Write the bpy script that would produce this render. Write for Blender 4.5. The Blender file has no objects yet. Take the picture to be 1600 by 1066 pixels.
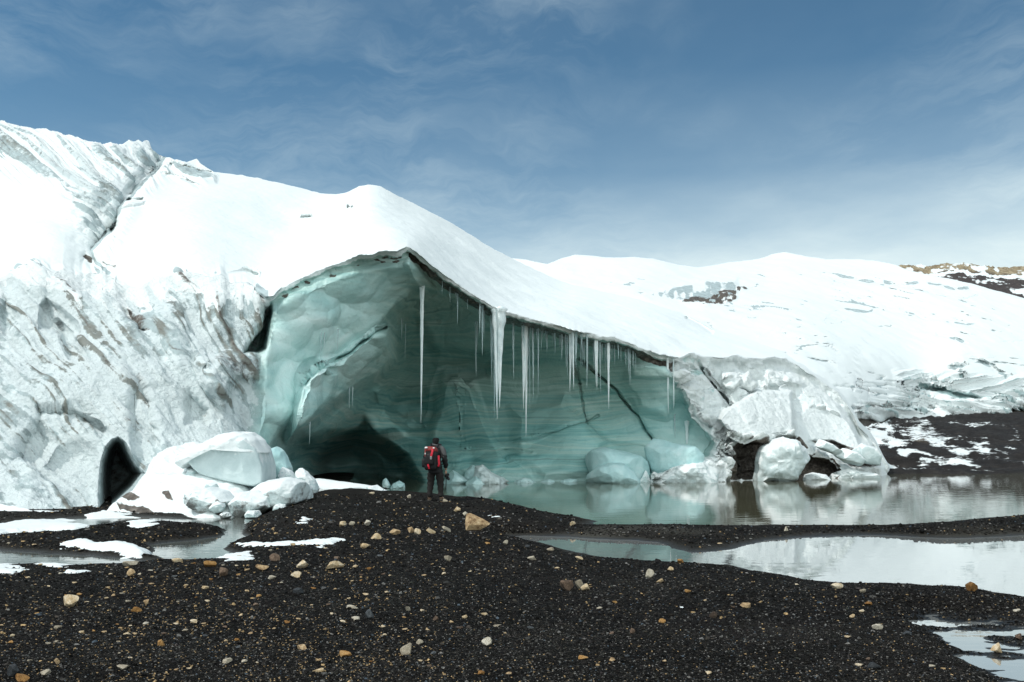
import bpy, bmesh, math, random
import numpy as np
from mathutils import Vector, Matrix

random.seed(7)
RNG = np.random.default_rng(11)
scene = bpy.context.scene
COL = scene.collection
F = 1556.0                       # focal length in photo pixels (35 mm lens)
EYE = 1.95                       # camera height above the water level z = 0
HORIZON = 688.0
PITCH = math.atan((HORIZON - 533.0) / F)

# ------------------------------------------------------------------ maths
def P(px, py, Y):
    """point at world depth Y seen at photo pixel px, py -> (...,3)"""
    px, py, Y = np.broadcast_arrays(np.asarray(px, float), np.asarray(py, float), np.asarray(Y, float))
    u = (px - 800.0) / F; v = -(py - 533.0) / F
    cp, sp = math.cos(PITCH), math.sin(PITCH)
    dy = cp - v * sp; dz = sp + v * cp
    t = Y / dy
    return np.stack([u * t, Y, EYE + dz * t], -1)

def G(px, py, z=0.0):
    """point of the horizontal plane z seen at pixel px, py -> (...,3)"""
    px, py = np.broadcast_arrays(np.asarray(px, float), np.asarray(py, float))
    u = (px - 800.0) / F; v = -(py - 533.0) / F
    cp, sp = math.cos(PITCH), math.sin(PITCH)
    dy = cp - v * sp; dz = sp + v * cp
    t = (z - EYE) / dz
    return np.stack([u * t, dy * t, np.full(px.shape, float(z))], -1)

def ss(a, b, x):
    t = np.clip((x - a) / (b - a), 0, 1)
    return t * t * (3 - 2 * t)

def sd(poly, x, y):
    """signed distance to a polygon, negative inside"""
    p = np.asarray(poly, float); n = len(p)
    x = np.asarray(x, float); y = np.asarray(y, float)
    d = np.full(x.shape, 1e18); s = np.zeros(x.shape, bool)
    for i in range(n):
        ax, ay = p[i]; bx, by = p[(i + 1) % n]
        ex, ey = bx - ax, by - ay
        wx, wy = x - ax, y - ay
        t = np.clip((wx * ex + wy * ey) / (ex * ex + ey * ey + 1e-12), 0, 1)
        d = np.minimum(d, (wx - ex * t) ** 2 + (wy - ey * t) ** 2)
        if ay != by:
            c = ((ay > y) != (by > y)) & (x < ex * (y - ay) / (by - ay) + ax)
            s ^= c
    d = np.sqrt(d)
    return np.where(s, -d, d)

def ld(line, x, y):
    """distance to a polyline"""
    p = np.asarray(line, float)
    d = np.full(np.shape(x), 1e18)
    for i in range(len(p) - 1):
        ax, ay = p[i]; bx, by = p[i + 1]
        ex, ey = bx - ax, by - ay
        wx, wy = x - ax, y - ay
        t = np.clip((wx * ex + wy * ey) / (ex * ex + ey * ey + 1e-12), 0, 1)
        d = np.minimum(d, (wx - ex * t) ** 2 + (wy - ey * t) ** 2)
    return np.sqrt(d)

def curve(pts, x):
    p = np.asarray(pts, float)
    return np.interp(x, p[:, 0], p[:, 1])

def tps(ctrl):
    """thin-plate spline through (px, py, Y) in 1/Y, so that planes come out as planes"""
    c = np.asarray(ctrl, float)
    xy = c[:, :2] / 100.0; w = 100.0 / c[:, 2]
    n = len(c)
    r2 = ((xy[:, None] - xy[None]) ** 2).sum(-1)
    K = 0.5 * r2 * np.log(r2 + 1e-9) + np.eye(n) * 0.004
    A = np.zeros((n + 3, n + 3))
    A[:n, :n] = K; A[:n, n] = 1; A[:n, n + 1:] = xy; A[n, :n] = 1; A[n + 1:, :n] = xy.T
    sol = np.linalg.solve(A, np.concatenate([w, np.zeros(3)]))
    def f(px, py):
        x = px / 100.0; y = py / 100.0
        out = sol[n] + sol[n + 1] * x + sol[n + 2] * y
        for i in range(n):
            q = (x - xy[i, 0]) ** 2 + (y - xy[i, 1]) ** 2
            out = out + sol[i] * 0.5 * q * np.log(q + 1e-9)
        return 100.0 / np.clip(out, 0.2, 8.0)
    return f

def _h(ix, iy, iz, seed):
    h = (ix.astype(np.int64) * 374761393 + iy.astype(np.int64) * 668265263 + iz.astype(np.int64) * 1274126177 + seed * 974711) & 0xffffffff
    h = ((h ^ (h >> 13)) * 1274126177) & 0xffffffff
    h = ((h ^ (h >> 16)) * 2246822519) & 0xffffffff
    return ((h ^ (h >> 15)) & 0xffff).astype(np.float32) / 32767.5 - 1.0

def vnoise(x, y, z=0.0, seed=0):
    """smooth value noise, about -1..1"""
    x, y, z = np.broadcast_arrays(np.asarray(x, np.float32), np.asarray(y, np.float32), np.asarray(z, np.float32))
    ix, iy, iz = np.floor(x), np.floor(y), np.floor(z)
    fx, fy, fz = x - ix, y - iy, z - iz
    fx = fx ** 3 * (fx * (fx * 6 - 15) + 10); fy = fy ** 3 * (fy * (fy * 6 - 15) + 10); fz = fz ** 3 * (fz * (fz * 6 - 15) + 10)
    c = {}
    for a in (0, 1):
        for b in (0, 1):
            for d in (0, 1):
                c[a, b, d] = _h(ix + a, iy + b, iz + d, seed)
    l = lambda p, q, t: p + (q - p) * t
    return l(l(l(c[0, 0, 0], c[1, 0, 0], fx), l(c[0, 1, 0], c[1, 1, 0], fx), fy),
             l(l(c[0, 0, 1], c[1, 0, 1], fx), l(c[0, 1, 1], c[1, 1, 1], fx), fy), fz)

def fbm(x, y, z=0.0, o=4, seed=0, gain=0.5):
    x = np.asarray(x, np.float32); y = np.asarray(y, np.float32); z = np.asarray(z, np.float32)
    a = 1.0; s = 0.0; t = 0.0
    for k in range(o):
        s = s + a * vnoise(x + 17.3 * k, y - 9.1 * k, z + 5.7 * k, seed + k); t += a
        x = x * 2.03; y = y * 2.03; z = z * 2.03; a *= gain
    return s / t

def ridge(x, y, z=0.0, o=4, seed=0):
    x = np.asarray(x, np.float32); y = np.asarray(y, np.float32); z = np.asarray(z, np.float32)
    a = 1.0; s = 0.0; t = 0.0
    for k in range(o):
        s = s + a * (1 - 2 * np.abs(vnoise(x + 11.3 * k, y - 7.1 * k, z + 3.7 * k, seed + k))); t += a
        x = x * 2.03; y = y * 2.03; z = z * 2.03; a *= 0.5
    return s / t

def worley(p, seed=0):
    """distance to nearest and second-nearest jittered cell point; also a per-cell random"""
    ip = np.floor(p)
    f1 = np.full(len(p), 9.0, np.float32); f2 = f1.copy(); cid = np.zeros(len(p), np.float32)
    for a in (-1, 0, 1):
        for b in (-1, 0, 1):
            for c in (-1, 0, 1):
                q = ip + (a, b, c)
                jx = _h(q[:, 0], q[:, 1], q[:, 2], seed) * .5 + .5
                jy = _h(q[:, 0], q[:, 1], q[:, 2], seed + 1) * .5 + .5
                jz = _h(q[:, 0], q[:, 1], q[:, 2], seed + 2) * .5 + .5
                d = np.sqrt((q[:, 0] + jx - p[:, 0]) ** 2 + (q[:, 1] + jy - p[:, 1]) ** 2 + (q[:, 2] + jz - p[:, 2]) ** 2)
                r = _h(q[:, 0], q[:, 1], q[:, 2], seed + 3)
                near = d < f1
                f2 = np.where(near, f1, np.minimum(f2, d)); cid = np.where(near, r, cid); f1 = np.where(near, d, f1)
    return f1, f2, cid

# ------------------------------------------------------------------ meshes
def mesh_np(name, V, faces, attrs=None, normals=None, smooth=True):
    """faces: (n,k) array or list of such arrays; attrs: name -> (nv,) or (nv,3)"""
    V = np.ascontiguousarray(V, np.float32)
    fl = faces if isinstance(faces, list) else [faces]
    fl = [np.asarray(f, np.int32) for f in fl if len(f)]
    me = bpy.data.meshes.new(name)
    nl = sum(f.size for f in fl); nf = sum(len(f) for f in fl)
    me.vertices.add(len(V)); me.vertices.foreach_set('co', V.ravel())
    me.loops.add(nl); me.loops.foreach_set('vertex_index', np.concatenate([f.ravel() for f in fl]))
    tot = np.concatenate([np.full(len(f), f.shape[1], np.int32) for f in fl])
    st = np.concatenate([[0], np.cumsum(tot)[:-1]]).astype(np.int32)
    me.polygons.add(nf); me.polygons.foreach_set('loop_start', st); me.polygons.foreach_set('loop_total', tot)
    me.polygons.foreach_set('use_smooth', np.full(nf, smooth))
    me.update(calc_edges=True)
    for k, a in (attrs or {}).items():
        a = np.asarray(a, np.float32)
        if a.ndim == 1:
            at = me.attributes.new(k, 'FLOAT', 'POINT'); at.data.foreach_set('value', np.ascontiguousarray(a))
        else:
            at = me.attributes.new(k, 'FLOAT_COLOR', 'POINT')
            at.data.foreach_set('color', np.concatenate([a, np.ones((len(a), 1), np.float32)], 1).ravel())
    if normals is not None:
        me.normals_split_custom_set_from_vertices(np.asarray(normals, np.float32))
    return me

def link(name, me, mat=None, parent=None, loc=(0, 0, 0)):
    o = bpy.data.objects.new(name, me)
    COL.objects.link(o)
    if mat is not None and me is not None and not me.materials: me.materials.append(mat)
    o.location = loc
    if parent is not None: o.parent = parent
    return o

def tag(o, label=None, cat=None, group=None, kind=None):
    if label: o['label'] = label
    if cat: o['category'] = cat
    if group: o['group'] = group
    if kind: o['kind'] = kind
    return o

def empty(name, loc):
    o = bpy.data.objects.new(name, None); COL.objects.link(o); o.location = loc
    o.empty_display_size = .2
    return o

def grid_faces(r, c):
    i = np.arange(r * c).reshape(r, c)
    return np.stack([i[:-1, :-1], i[1:, :-1], i[1:, 1:], i[:-1, 1:]], -1).reshape(-1, 4)

def grid_normals(W):
    du = np.gradient(W, axis=1); dv = np.gradient(W, axis=0)
    n = np.cross(dv, du)
    n /= np.linalg.norm(n, axis=-1, keepdims=True) + 1e-12
    return n

def blur(a, k=1):
    for _ in range(k):
        b = np.pad(a, 1, mode='edge')
        a = (b[:-2, 1:-1] + b[2:, 1:-1] + b[1:-1, :-2] + b[1:-1, 2:] + 4 * a) / 8
    return a

# ------------------------------------------------------------------ materials
def mat_new(name):
    m = bpy.data.materials.new(name); m.use_nodes = True
    nt = m.node_tree; nt.nodes.clear()
    out = nt.nodes.new('ShaderNodeOutputMaterial')
    b = nt.nodes.new('ShaderNodeBsdfPrincipled')
    nt.links.new(b.outputs[0], out.inputs[0])
    return m, nt, b

class N:
    """small node-building helper"""
    def __init__(s, nt): s.nt = nt
    def new(s, t, **k):
        n = s.nt.nodes.new(t)
        for a, v in k.items(): setattr(n, a, v)
        return n
    def ln(s, a, b): s.nt.links.new(a, b)
    def val(s, sock, v):
        if hasattr(v, 'node'): s.ln(v, sock)
        elif isinstance(v, (tuple, list)) and len(v) == 3 and sock.type == 'RGBA': sock.default_value = (*v, 1)
        else: sock.default_value = v
    def math(s, op, a, b=0.0, c=0.0, clamp=False):
        n = s.new('ShaderNodeMath', operation=op, use_clamp=clamp)
        s.val(n.inputs[0], a); s.val(n.inputs[1], b); s.val(n.inputs[2], c)
        return n.outputs[0]
    def mix(s, f, a, b, t='MIX'):
        n = s.new('ShaderNodeMix', data_type='RGBA', blend_type=t)
        s.val(n.inputs[0], f); s.val(n.inputs[6], a); s.val(n.inputs[7], b)
        return n.outputs[2]
    def attr(s, name, out='Fac'):
        n = s.new('ShaderNodeAttribute', attribute_name=name); return n.outputs[out]
    def pos(s): return s.new('ShaderNodeNewGeometry').outputs['Position']
    def nz(s):
        g = s.new('ShaderNodeNewGeometry'); x = s.new('ShaderNodeSeparateXYZ'); s.ln(g.outputs['Normal'], x.inputs[0]); return x.outputs[2]
    def mapping(s, v, sc=(1, 1, 1), rot=(0, 0, 0), loc=(0, 0, 0)):
        n = s.new('ShaderNodeMapping'); s.ln(v, n.inputs[0])
        n.inputs['Scale'].default_value = sc; n.inputs['Rotation'].default_value = rot; n.inputs['Location'].default_value = loc
        return n.outputs[0]
    def noise(s, v, scale, det=4, rough=.55, dist=0.0, out=0):
        n = s.new('ShaderNodeTexNoise'); s.ln(v, n.inputs['Vector'])
        n.inputs['Scale'].default_value = scale; n.inputs['Detail'].default_value = det
        n.inputs['Roughness'].default_value = rough; n.inputs['Distortion'].default_value = dist
        return n.outputs[out]
    def voro(s, v, scale, out='Color', feature='F1', rnd=1.0):
        n = s.new('ShaderNodeTexVoronoi', feature=feature); s.ln(v, n.inputs['Vector'])
        n.inputs['Scale'].default_value = scale; n.inputs['Randomness'].default_value = rnd
        return n.outputs[out]
    def ramp(s, f, stops, interp='LINEAR'):
        n = s.new('ShaderNodeValToRGB'); n.color_ramp.interpolation = interp
        s.ln(f, n.inputs[0])
        e = n.color_ramp.elements
        while len(e) < len(stops): e.new(0.5)
        for i, (p, c) in enumerate(stops):
            e[i].position = p
            e[i].color = (*c, 1) if isinstance(c, (tuple, list)) else (c, c, c, 1)
        return n.outputs[0]
    def bump(s, h, strength=.5, dist=.05, normal=None):
        n = s.new('ShaderNodeBump'); s.val(n.inputs['Height'], h)
        n.inputs['Strength'].default_value = strength; n.inputs['Distance'].default_value = dist
        if normal is not None: s.ln(normal, n.inputs['Normal'])
        return n.outputs[0]

SNOW = (.77, .815, .81)

def mat_glacier():
    m, nt, b = mat_new('glacier_ice'); n = N(nt)
    p = n.pos()
    snow, dirt, teal, crust = n.attr('snow'), n.attr('dirt'), n.attr('teal'), n.attr('crust')
    # blue ice with strata
    warp = n.noise(n.mapping(p, (.12, .12, .3)), 1.0, 3, .5, 0, 1)
    wv = n.new('ShaderNodeVectorMath', operation='MULTIPLY_ADD'); n.ln(warp, wv.inputs[0]); wv.inputs[1].default_value = (3, 3, 2.2); n.ln(p, wv.inputs[2])
    q = wv.outputs[0]
    st = n.noise(n.mapping(q, (.05, .05, 1.5), (0, .06, 0)), 1.0, 5, .62, .3)
    st2 = n.noise(n.mapping(q, (.14, .14, 6.5), (0, .05, 0)), 1.0, 4, .6)
    strat = n.math('MULTIPLY_ADD', st2, .42, n.math('MULTIPLY', st, .66))
    tc = n.ramp(strat, [(.32, (.09, .25, .245)), (.43, (.18, .42, .41)), (.51, (.30, .54, .515)), (.59, (.41, .59, .54)), (.72, (.62, .78, .75))])
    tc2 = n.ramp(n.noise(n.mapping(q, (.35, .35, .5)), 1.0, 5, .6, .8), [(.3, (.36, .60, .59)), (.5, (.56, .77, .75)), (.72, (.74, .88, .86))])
    # older, dirtier layers near the roof, clearer blue ice low down, thin dark dirt lines between
    sp = n.new('ShaderNodeSeparateXYZ'); n.ln(q, sp.inputs[0])
    up = n.ramp(n.math('ADD', n.math('MULTIPLY', sp.outputs[2], .12), n.math('MULTIPLY', n.noise(n.mapping(p, (.12, .12, .4)), 1.0, 4), .35)), [(.62, 0.0), (1.0, 1.0)])
    tc = n.mix(n.math('MULTIPLY', up, .36), tc, n.ramp(st2, [(.3, (.20, .24, .19)), (.55, (.36, .40, .33)), (.75, (.46, .52, .46))]))
    lowf = n.ramp(n.math('ADD', n.math('MULTIPLY', sp.outputs[2], .14), n.math('MULTIPLY', n.noise(n.mapping(p, (.2, .2, .4)), 1.0, 4), .3)), [(.22, 1.0), (.62, 0.0)])
    tc = n.mix(n.math('MULTIPLY', lowf, .45), tc, n.ramp(strat, [(.38, (.06, .20, .21)), (.62, (.22, .46, .47))]))
    lines = n.ramp(n.noise(n.mapping(q, (.09, .09, 9.0), (0, .05, 0)), 1.0, 3, .55), [(.30, 1.0), (.37, 0.0)])
    tc = n.mix(n.math('MULTIPLY', lines, .40), tc, (.07, .13, .115))
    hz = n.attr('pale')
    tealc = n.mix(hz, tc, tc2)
    # grey weathered ice
    g1 = n.noise(n.mapping(p, (1.1, 1.1, .35), (0, .7, 0)), 1.0, 6, .65, .4)
    grey = n.ramp(g1, [(.32, (.27, .32, .32)), (.45, (.36, .43, .437)), (.6, (.43, .52, .53)), (.8, (.54, .62, .625))])
    gf = n.ramp(n.math('ADD', n.math('MULTIPLY', n.math('SUBTRACT', n.attr('grime'), .42), 2.0), n.noise(p, 2.6, 7, .7)), [(.42, 0.0), (.72, 1.0)])
    grey = n.mix(n.math('MULTIPLY', gf, .8), grey, (.17, .165, .135))
    ice = n.mix(teal, grey, tealc)
    # crust of snow stuck on the weathered wall
    cn = n.noise(p, 2.4, 8, .68)
    cr = n.ramp(n.math('ADD', cn, n.math('MULTIPLY', n.math('SUBTRACT', crust, .58), .7)), [(.49, 0.0), (.58, 1.0)])
    cr = n.math('MULTIPLY', cr, n.math('MINIMUM', n.math('MULTIPLY', crust, 4), 1.0))
    ice = n.mix(n.math('MULTIPLY', cr, .85), ice, (.70, .77, .775))
    sn = n.noise(p, 1.6, 7, .65)
    sf = n.math('ADD', n.math('MULTIPLY', n.math('SUBTRACT', snow, .5), 2.4), sn)
    sf = n.ramp(sf, [(.42, 0.0), (.6, 1.0)])
    base = n.mix(sf, ice, SNOW)
    dn = n.noise(n.mapping(p, (1, 1, 1.3)), 3.2, 9, .76)
    df = n.math('ADD', n.math('MULTIPLY', n.math('SUBTRACT', dirt, .5), 1.5), dn)
    df = n.ramp(df, [(.46, 0.0), (.66, 1.0)])
    dc = n.ramp(n.noise(p, 5, 5, .6), [(.3, (.038, .033, .029)), (.5, (.095, .080, .066)), (.7, (.21, .185, .16))])
    base = n.mix(df, base, dc)
    n.ln(base, b.inputs['Base Color'])
    r = n.mix(sf, (.26, .26, .26), (.85, .85, .85)); r = n.mix(teal, (.7, .7, .7), r)
    n.ln(r, b.inputs['Roughness'])
    b.inputs['Specular IOR Level'].default_value = .4
    # relief
    f1 = n.noise(p, 3.0, 8, .62); f2 = n.noise(n.mapping(p, (1, 1, 4)), 2.2, 5, .6)
    k = n.math('MULTIPLY_ADD', crust, .22, n.math('MULTIPLY_ADD', teal, .05, .035))
    hgt = n.math('MULTIPLY', n.math('ADD', f1, n.math('MULTIPLY', f2, n.math('MULTIPLY_ADD', n.attr('pale'), -.22, .26))), k)
    bn = n.new('ShaderNodeBump'); n.ln(hgt, bn.inputs['Height']); bn.inputs['Strength'].default_value = 1; bn.inputs['Distance'].default_value = 1.0
    n.ln(bn.outputs[0], b.inputs['Normal'])
    return m

def mat_ground():
    m, nt, b = mat_new('dark_gravel_ground'); n = N(nt)
    p = n.pos()
    x = n.new('ShaderNodeSeparateXYZ'); n.ln(p, x.inputs[0])
    vc = n.voro(p, 42)
    sx = n.new('ShaderNodeSeparateColor'); n.ln(vc, sx.inputs[0])
    c = n.ramp(sx.outputs[0], [(0, (.005, .0046, .0042)), (.55, (.010, .0094, .0085)), (.85, (.020, .0185, .0165)), (.96, (.034, .034, .031)), (1, (.10, .08, .055))])
    big = n.noise(p, .45, 5, .6)
    tint = n.ramp(big, [(.3, (.75, .75, .76)), (.55, (1, 1, 1)), (.75, (1.35, 1.3, 1.2))])
    c = n.mix(1.0, c, tint, 'MULTIPLY')
    c = n.mix(n.attr('mud'), c, n.ramp(n.noise(p, 3, 6, .6), [(.3, (.008, .0073, .0067)), (.7, (.020, .0178, .0155))]))
    c = n.mix(n.attr('silt'), c, (.060, .057, .048))
    wet = n.ramp(n.math('ADD', n.math('MULTIPLY', x.outputs[2], 6.0), n.math('MULTIPLY', n.noise(p, 1.5, 4), .25)), [(.12, 1.0), (.42, 0.0)])
    c = n.mix(n.math('MULTIPLY', wet, .45), c, (.012, .012, .011))
    n.ln(c, b.inputs['Base Color'])
    n.ln(n.mix(wet, (.85, .85, .85), (.38, .38, .38)), b.inputs['Roughness'])
    n.ln(n.mix(wet, (.05, .05, .05), (.3, .3, .3)), b.inputs['Specular IOR Level'])
    h = n.math('ADD', n.math('MULTIPLY', n.voro(p, 42, 'Distance'), .6), n.math('MULTIPLY', n.noise(p, 90, 3), .4))
    h = n.math('MULTIPLY', h, n.math('SUBTRACT', 1.15, n.attr('mud')))
    n.ln(n.bump(h, .9, .03), b.inputs['Normal'])
    return m

def mat_rock(name, stops, scale=9.0, bump=.4, objrand=True, spec=.25):
    m, nt, b = mat_new(name); n = N(nt)
    tc = n.new('ShaderNodeTexCoord').outputs['Object']
    oi = n.new('ShaderNodeObjectInfo').outputs['Random']
    v = n.new('ShaderNodeVectorMath', operation='ADD'); n.ln(tc, v.inputs[0])
    cx = n.new('ShaderNodeCombineXYZ'); n.ln(n.math('MULTIPLY', oi, 37), cx.inputs[0]); n.ln(cx.outputs[0], v.inputs[1])
    q = v.outputs[0]
    f = n.noise(q, scale, 7, .65)
    f = n.math('ADD', f, n.math('MULTIPLY', n.math('SUBTRACT', oi, .5), .35 if objrand else 0.0))
    c = n.ramp(f, stops)
    sp = n.ramp(n.noise(q, scale * 5, 4, .7), [(.38, (.45, .42, .4)), (.5, (1, 1, 1))])
    c = n.mix(.8, c, sp, 'MULTIPLY')
    n.ln(c, b.inputs['Base Color'])
    b.inputs['Roughness'].default_value = .8; b.inputs['Specular IOR Level'].default_value = spec
    n.ln(n.bump(n.noise(q, scale * 3, 8, .65), bump, .03), b.inputs['Normal'])
    return m

def mat_water(name, col, bump, scale, rough=.02):
    m, nt, b = mat_new(name); n = N(nt)
    p = n.pos()
    b.inputs['Base Color'].default_value = (*col, 1)
    b.inputs['Roughness'].default_value = rough
    b.inputs['IOR'].default_value = 1.333
    h = n.noise(n.mapping(p, (.8, 2.2, 1)), scale, 3, .5)
    n.ln(n.bump(h, 1.0, bump), b.inputs['Normal'])
    return m

def mat_blockice(name, snowy=True, blue=.5, dirty=0.0):
    """fallen ice: pale blue faces, snow lying on what faces up, dirt low down"""
    m, nt, b = mat_new(name); n = N(nt)
    p = n.pos()
    c = n.ramp(n.noise(p, 1.3, 6, .6, .4), [(.3, (.46 - .12 * blue, .56, .565)), (.55, (.60 - .12 * blue, .69, .69)), (.8, (.76 - .05 * blue, .82, .82))])
    if dirty:
        sz = n.new('ShaderNodeSeparateXYZ'); n.ln(p, sz.inputs[0])
        df = n.ramp(n.math('SUBTRACT', n.noise(p, 2.6, 7, .7), n.math('MULTIPLY', n.math('SUBTRACT', sz.outputs[2], .45), .22)), [(.5, 0.0), (.62, 1.0)])
        c = n.mix(n.math('MULTIPLY', df, dirty), c, (.085, .070, .058))
    s = 0
    if snowy:
        s = n.ramp(n.math('ADD', n.math('MULTIPLY', n.nz(), .62), n.math('MULTIPLY', n.noise(p, 2.2, 8, .7), .8)), [(.56, 0.0), (.66, 1.0)])
        c = n.mix(s, c, SNOW)
    n.ln(c, b.inputs['Base Color']); b.inputs['Roughness'].default_value = .5; b.inputs['Specular IOR Level'].default_value = .35
    n.ln(n.bump(n.noise(p, 5, 8, .65), .6, .08), b.inputs['Normal'])
    return m

def mat_snow():
    m, nt, b = mat_new('snow'); n = N(nt); p = n.pos()
    c = n.mix(n.ramp(n.noise(p, 6, 7, .7), [(.62, 0.0), (.75, 1.0)]), SNOW, (.55, .56, .54))
    n.ln(c, b.inputs['Base Color']); b.inputs['Roughness'].default_value = .85; b.inputs['Specular IOR Level'].default_value = .2
    n.ln(n.bump(n.noise(p, 9, 7, .65), .5, .05), b.inputs['Normal'])
    return m

def mat_icicle():
    m, nt, b = mat_new('icicle_ice'); n = N(nt); p = n.pos()
    c = n.ramp(n.noise(n.mapping(p, (6, 6, .8)), 1.0, 4, .6), [(.3, (.55, .72, .74)), (.6, (.80, .90, .91))])
    n.ln(c, b.inputs['Base Color']); b.inputs['Roughness'].default_value = .22
    b.inputs['IOR'].default_value = 1.31; b.inputs['Transmission Weight'].default_value = .6
    n.ln(n.bump(n.noise(n.mapping(p, (14, 14, 5)), 1.0, 4, .6), .35, .03), b.inputs['Normal'])
    return m

def mat_plain(name, col, rough=.8, noise=.25, scale=30, spec=.3):
    m, nt, b = mat_new(name); n = N(nt)
    tc = n.new('ShaderNodeTexCoord').outputs['Object']
    f = n.noise(tc, scale, 5, .6)
    c = n.mix(f, tuple(x * (1 - noise) for x in col), tuple(min(1, x * (1 + noise)) for x in col))
    n.ln(c, b.inputs['Base Color']); b.inputs['Roughness'].default_value = rough; b.inputs['Specular IOR Level'].default_value = spec
    n.ln(n.bump(n.noise(tc, scale * 1.5, 5), .3, .01), b.inputs['Normal'])
    return m

M_GLAC = mat_glacier(); M_GROUND = mat_ground(); M_SNOW = mat_snow(); M_ICICLE = mat_icicle()
# ------------------------------------------------------------------ camera, sun, sky
cam = bpy.data.cameras.new('camera'); cam.lens = 35.0; cam.sensor_width = 36.0
cam.lens = F / 1600.0 * 36.0
cam.clip_start = .05; cam.clip_end = 5000
co = bpy.data.objects.new('camera', cam); COL.objects.link(co)
co.location = (0, 0, EYE); co.rotation_euler = (math.pi / 2 + PITCH, 0, 0)
scene.camera = co

SUN = Vector((-.70, -.25, 1.0)).normalized()          # towards the sun: high, left, a little behind the glacier
sl = bpy.data.lights.new('sun', 'SUN'); sl.energy = 2.35; sl.angle = math.radians(.8); sl.color = (1, .965, .92)
so = bpy.data.objects.new('sun', sl); COL.objects.link(so); so.location = (-30, 20, 60)
so.rotation_euler = SUN.to_track_quat('Z', 'Y').to_euler()

w = bpy.data.worlds.new('World'); scene.world = w; w.use_nodes = True
nt = w.node_tree; nt.nodes.clear(); n = N(nt)
out = n.new('ShaderNodeOutputWorld')
sky = n.new('ShaderNodeTexSky', sky_type='NISHITA'); sky.sun_disc = False
sky.sun_elevation = math.asin(SUN.z); sky.sun_rotation = math.atan2(SUN.x, SUN.y)
sky.altitude = 4800; sky.air_density = 1.25; sky.dust_density = .6; sky.ozone_density = 1.2
hs = n.new('ShaderNodeHueSaturation'); n.ln(sky.outputs[0], hs.inputs['Color']); hs.inputs['Saturation'].default_value = 1.06; hs.inputs['Value'].default_value = 1.0
skyc = n.mix(1.0, hs.outputs[0], (.72, 1.0, .92), 'MULTIPLY')
bg = n.new('ShaderNodeBackground'); n.ln(skyc, bg.inputs[0]); bg.inputs[1].default_value = .118
# thin cirrus, on a plane high above
d = n.new('ShaderNodeTexCoord').outputs['Generated']
sx = n.new('ShaderNodeSeparateXYZ'); n.ln(d, sx.inputs[0])
zz = n.math('MAXIMUM', sx.outputs[2], 0.0)
den = n.math('ADD', zz, .10)
cx = n.new('ShaderNodeCombineXYZ'); n.ln(n.math('DIVIDE', sx.outputs[0], den), cx.inputs[0]); n.ln(n.math('DIVIDE', sx.outputs[1], den), cx.inputs[1])
pl = cx.outputs[0]
wp = n.noise(pl, 1.0, 5, .6, 0, 1)
va = n.new('ShaderNodeVectorMath', operation='MULTIPLY_ADD'); n.ln(wp, va.inputs[0]); va.inputs[1].default_value = (.45, .45, 0); n.ln(pl, va.inputs[2])
big = n.ramp(n.noise(n.mapping(d, (2.6, 2.6, 4.2), (0, -.6, 0), (.35, .2, .9)), 1.0, 4, .5), [(.40, 0.0), (.66, 1.0)])
dw = n.new('ShaderNodeVectorMath', operation='MULTIPLY_ADD'); n.ln(n.noise(d, 2.5, 5, .6, 0, 1), dw.inputs[0]); dw.inputs[1].default_value = (.22, .22, .22); n.ln(d, dw.inputs[2])
fine = n.ramp(n.noise(n.mapping(dw.outputs[0], (3.2, 3.2, 13), (0, -.62, 0)), 1.7, 10, .66), [(.42, 0.0), (.68, 1.0)])
wisp = n.math('MULTIPLY', big, fine)
low = n.ramp(zz, [(.15, 1.0), (.20, .55), (.26, .18), (.35, 0.0)])
lown = n.ramp(n.noise(n.mapping(va.outputs[0], (.5, .55, 1), (0, 0, -.6)), 1.1, 9, .60), [(.26, .42), (.60, 1.0)])
low = n.math('MULTIPLY', low, n.math('MULTIPLY_ADD', sx.outputs[0], 1.1, .88), clamp=True)
veil = n.math('MULTIPLY', low, lown)
haze2 = n.ramp(n.noise(n.mapping(va.outputs[0], (.5, .35, 1)), 1.0, 6, .62), [(.38, 0.0), (.7, 1.0)])
fac = n.math('ADD', n.math('MULTIPLY', wisp, .36), n.math('MULTIPLY', veil, 1.0), clamp=True)
fac = n.math('ADD', fac, n.math('MULTIPLY', haze2, .06), clamp=True)
bc = n.new('ShaderNodeBackground'); bc.inputs[0].default_value = (.60, .80, .86, 1); bc.inputs[1].default_value = 1.0
# unseen bright cloud bank, added behind the viewer to fill the cave with light
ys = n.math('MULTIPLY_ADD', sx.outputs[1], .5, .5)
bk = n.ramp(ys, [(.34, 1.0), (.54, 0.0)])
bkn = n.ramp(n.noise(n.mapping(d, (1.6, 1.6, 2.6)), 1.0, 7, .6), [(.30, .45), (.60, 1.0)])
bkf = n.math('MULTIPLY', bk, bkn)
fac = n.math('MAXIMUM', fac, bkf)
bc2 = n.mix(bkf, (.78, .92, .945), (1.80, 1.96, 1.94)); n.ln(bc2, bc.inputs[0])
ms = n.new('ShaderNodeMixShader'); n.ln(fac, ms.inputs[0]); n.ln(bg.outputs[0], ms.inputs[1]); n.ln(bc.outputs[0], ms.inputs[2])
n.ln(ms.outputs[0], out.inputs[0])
vs = scene.view_settings
scene.display_settings.display_device = 'sRGB'
vs.view_transform = 'Standard'; vs.look = 'None'; vs.exposure = 0.0; vs.gamma = 1.0
scene.cycles.max_bounces = 10; scene.cycles.diffuse_bounces = 6; scene.cycles.glossy_bounces = 5; scene.cycles.transmission_bounces = 6
scene.cycles.use_denoising = True
scene.cycles.sample_clamp_indirect = 8
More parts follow.
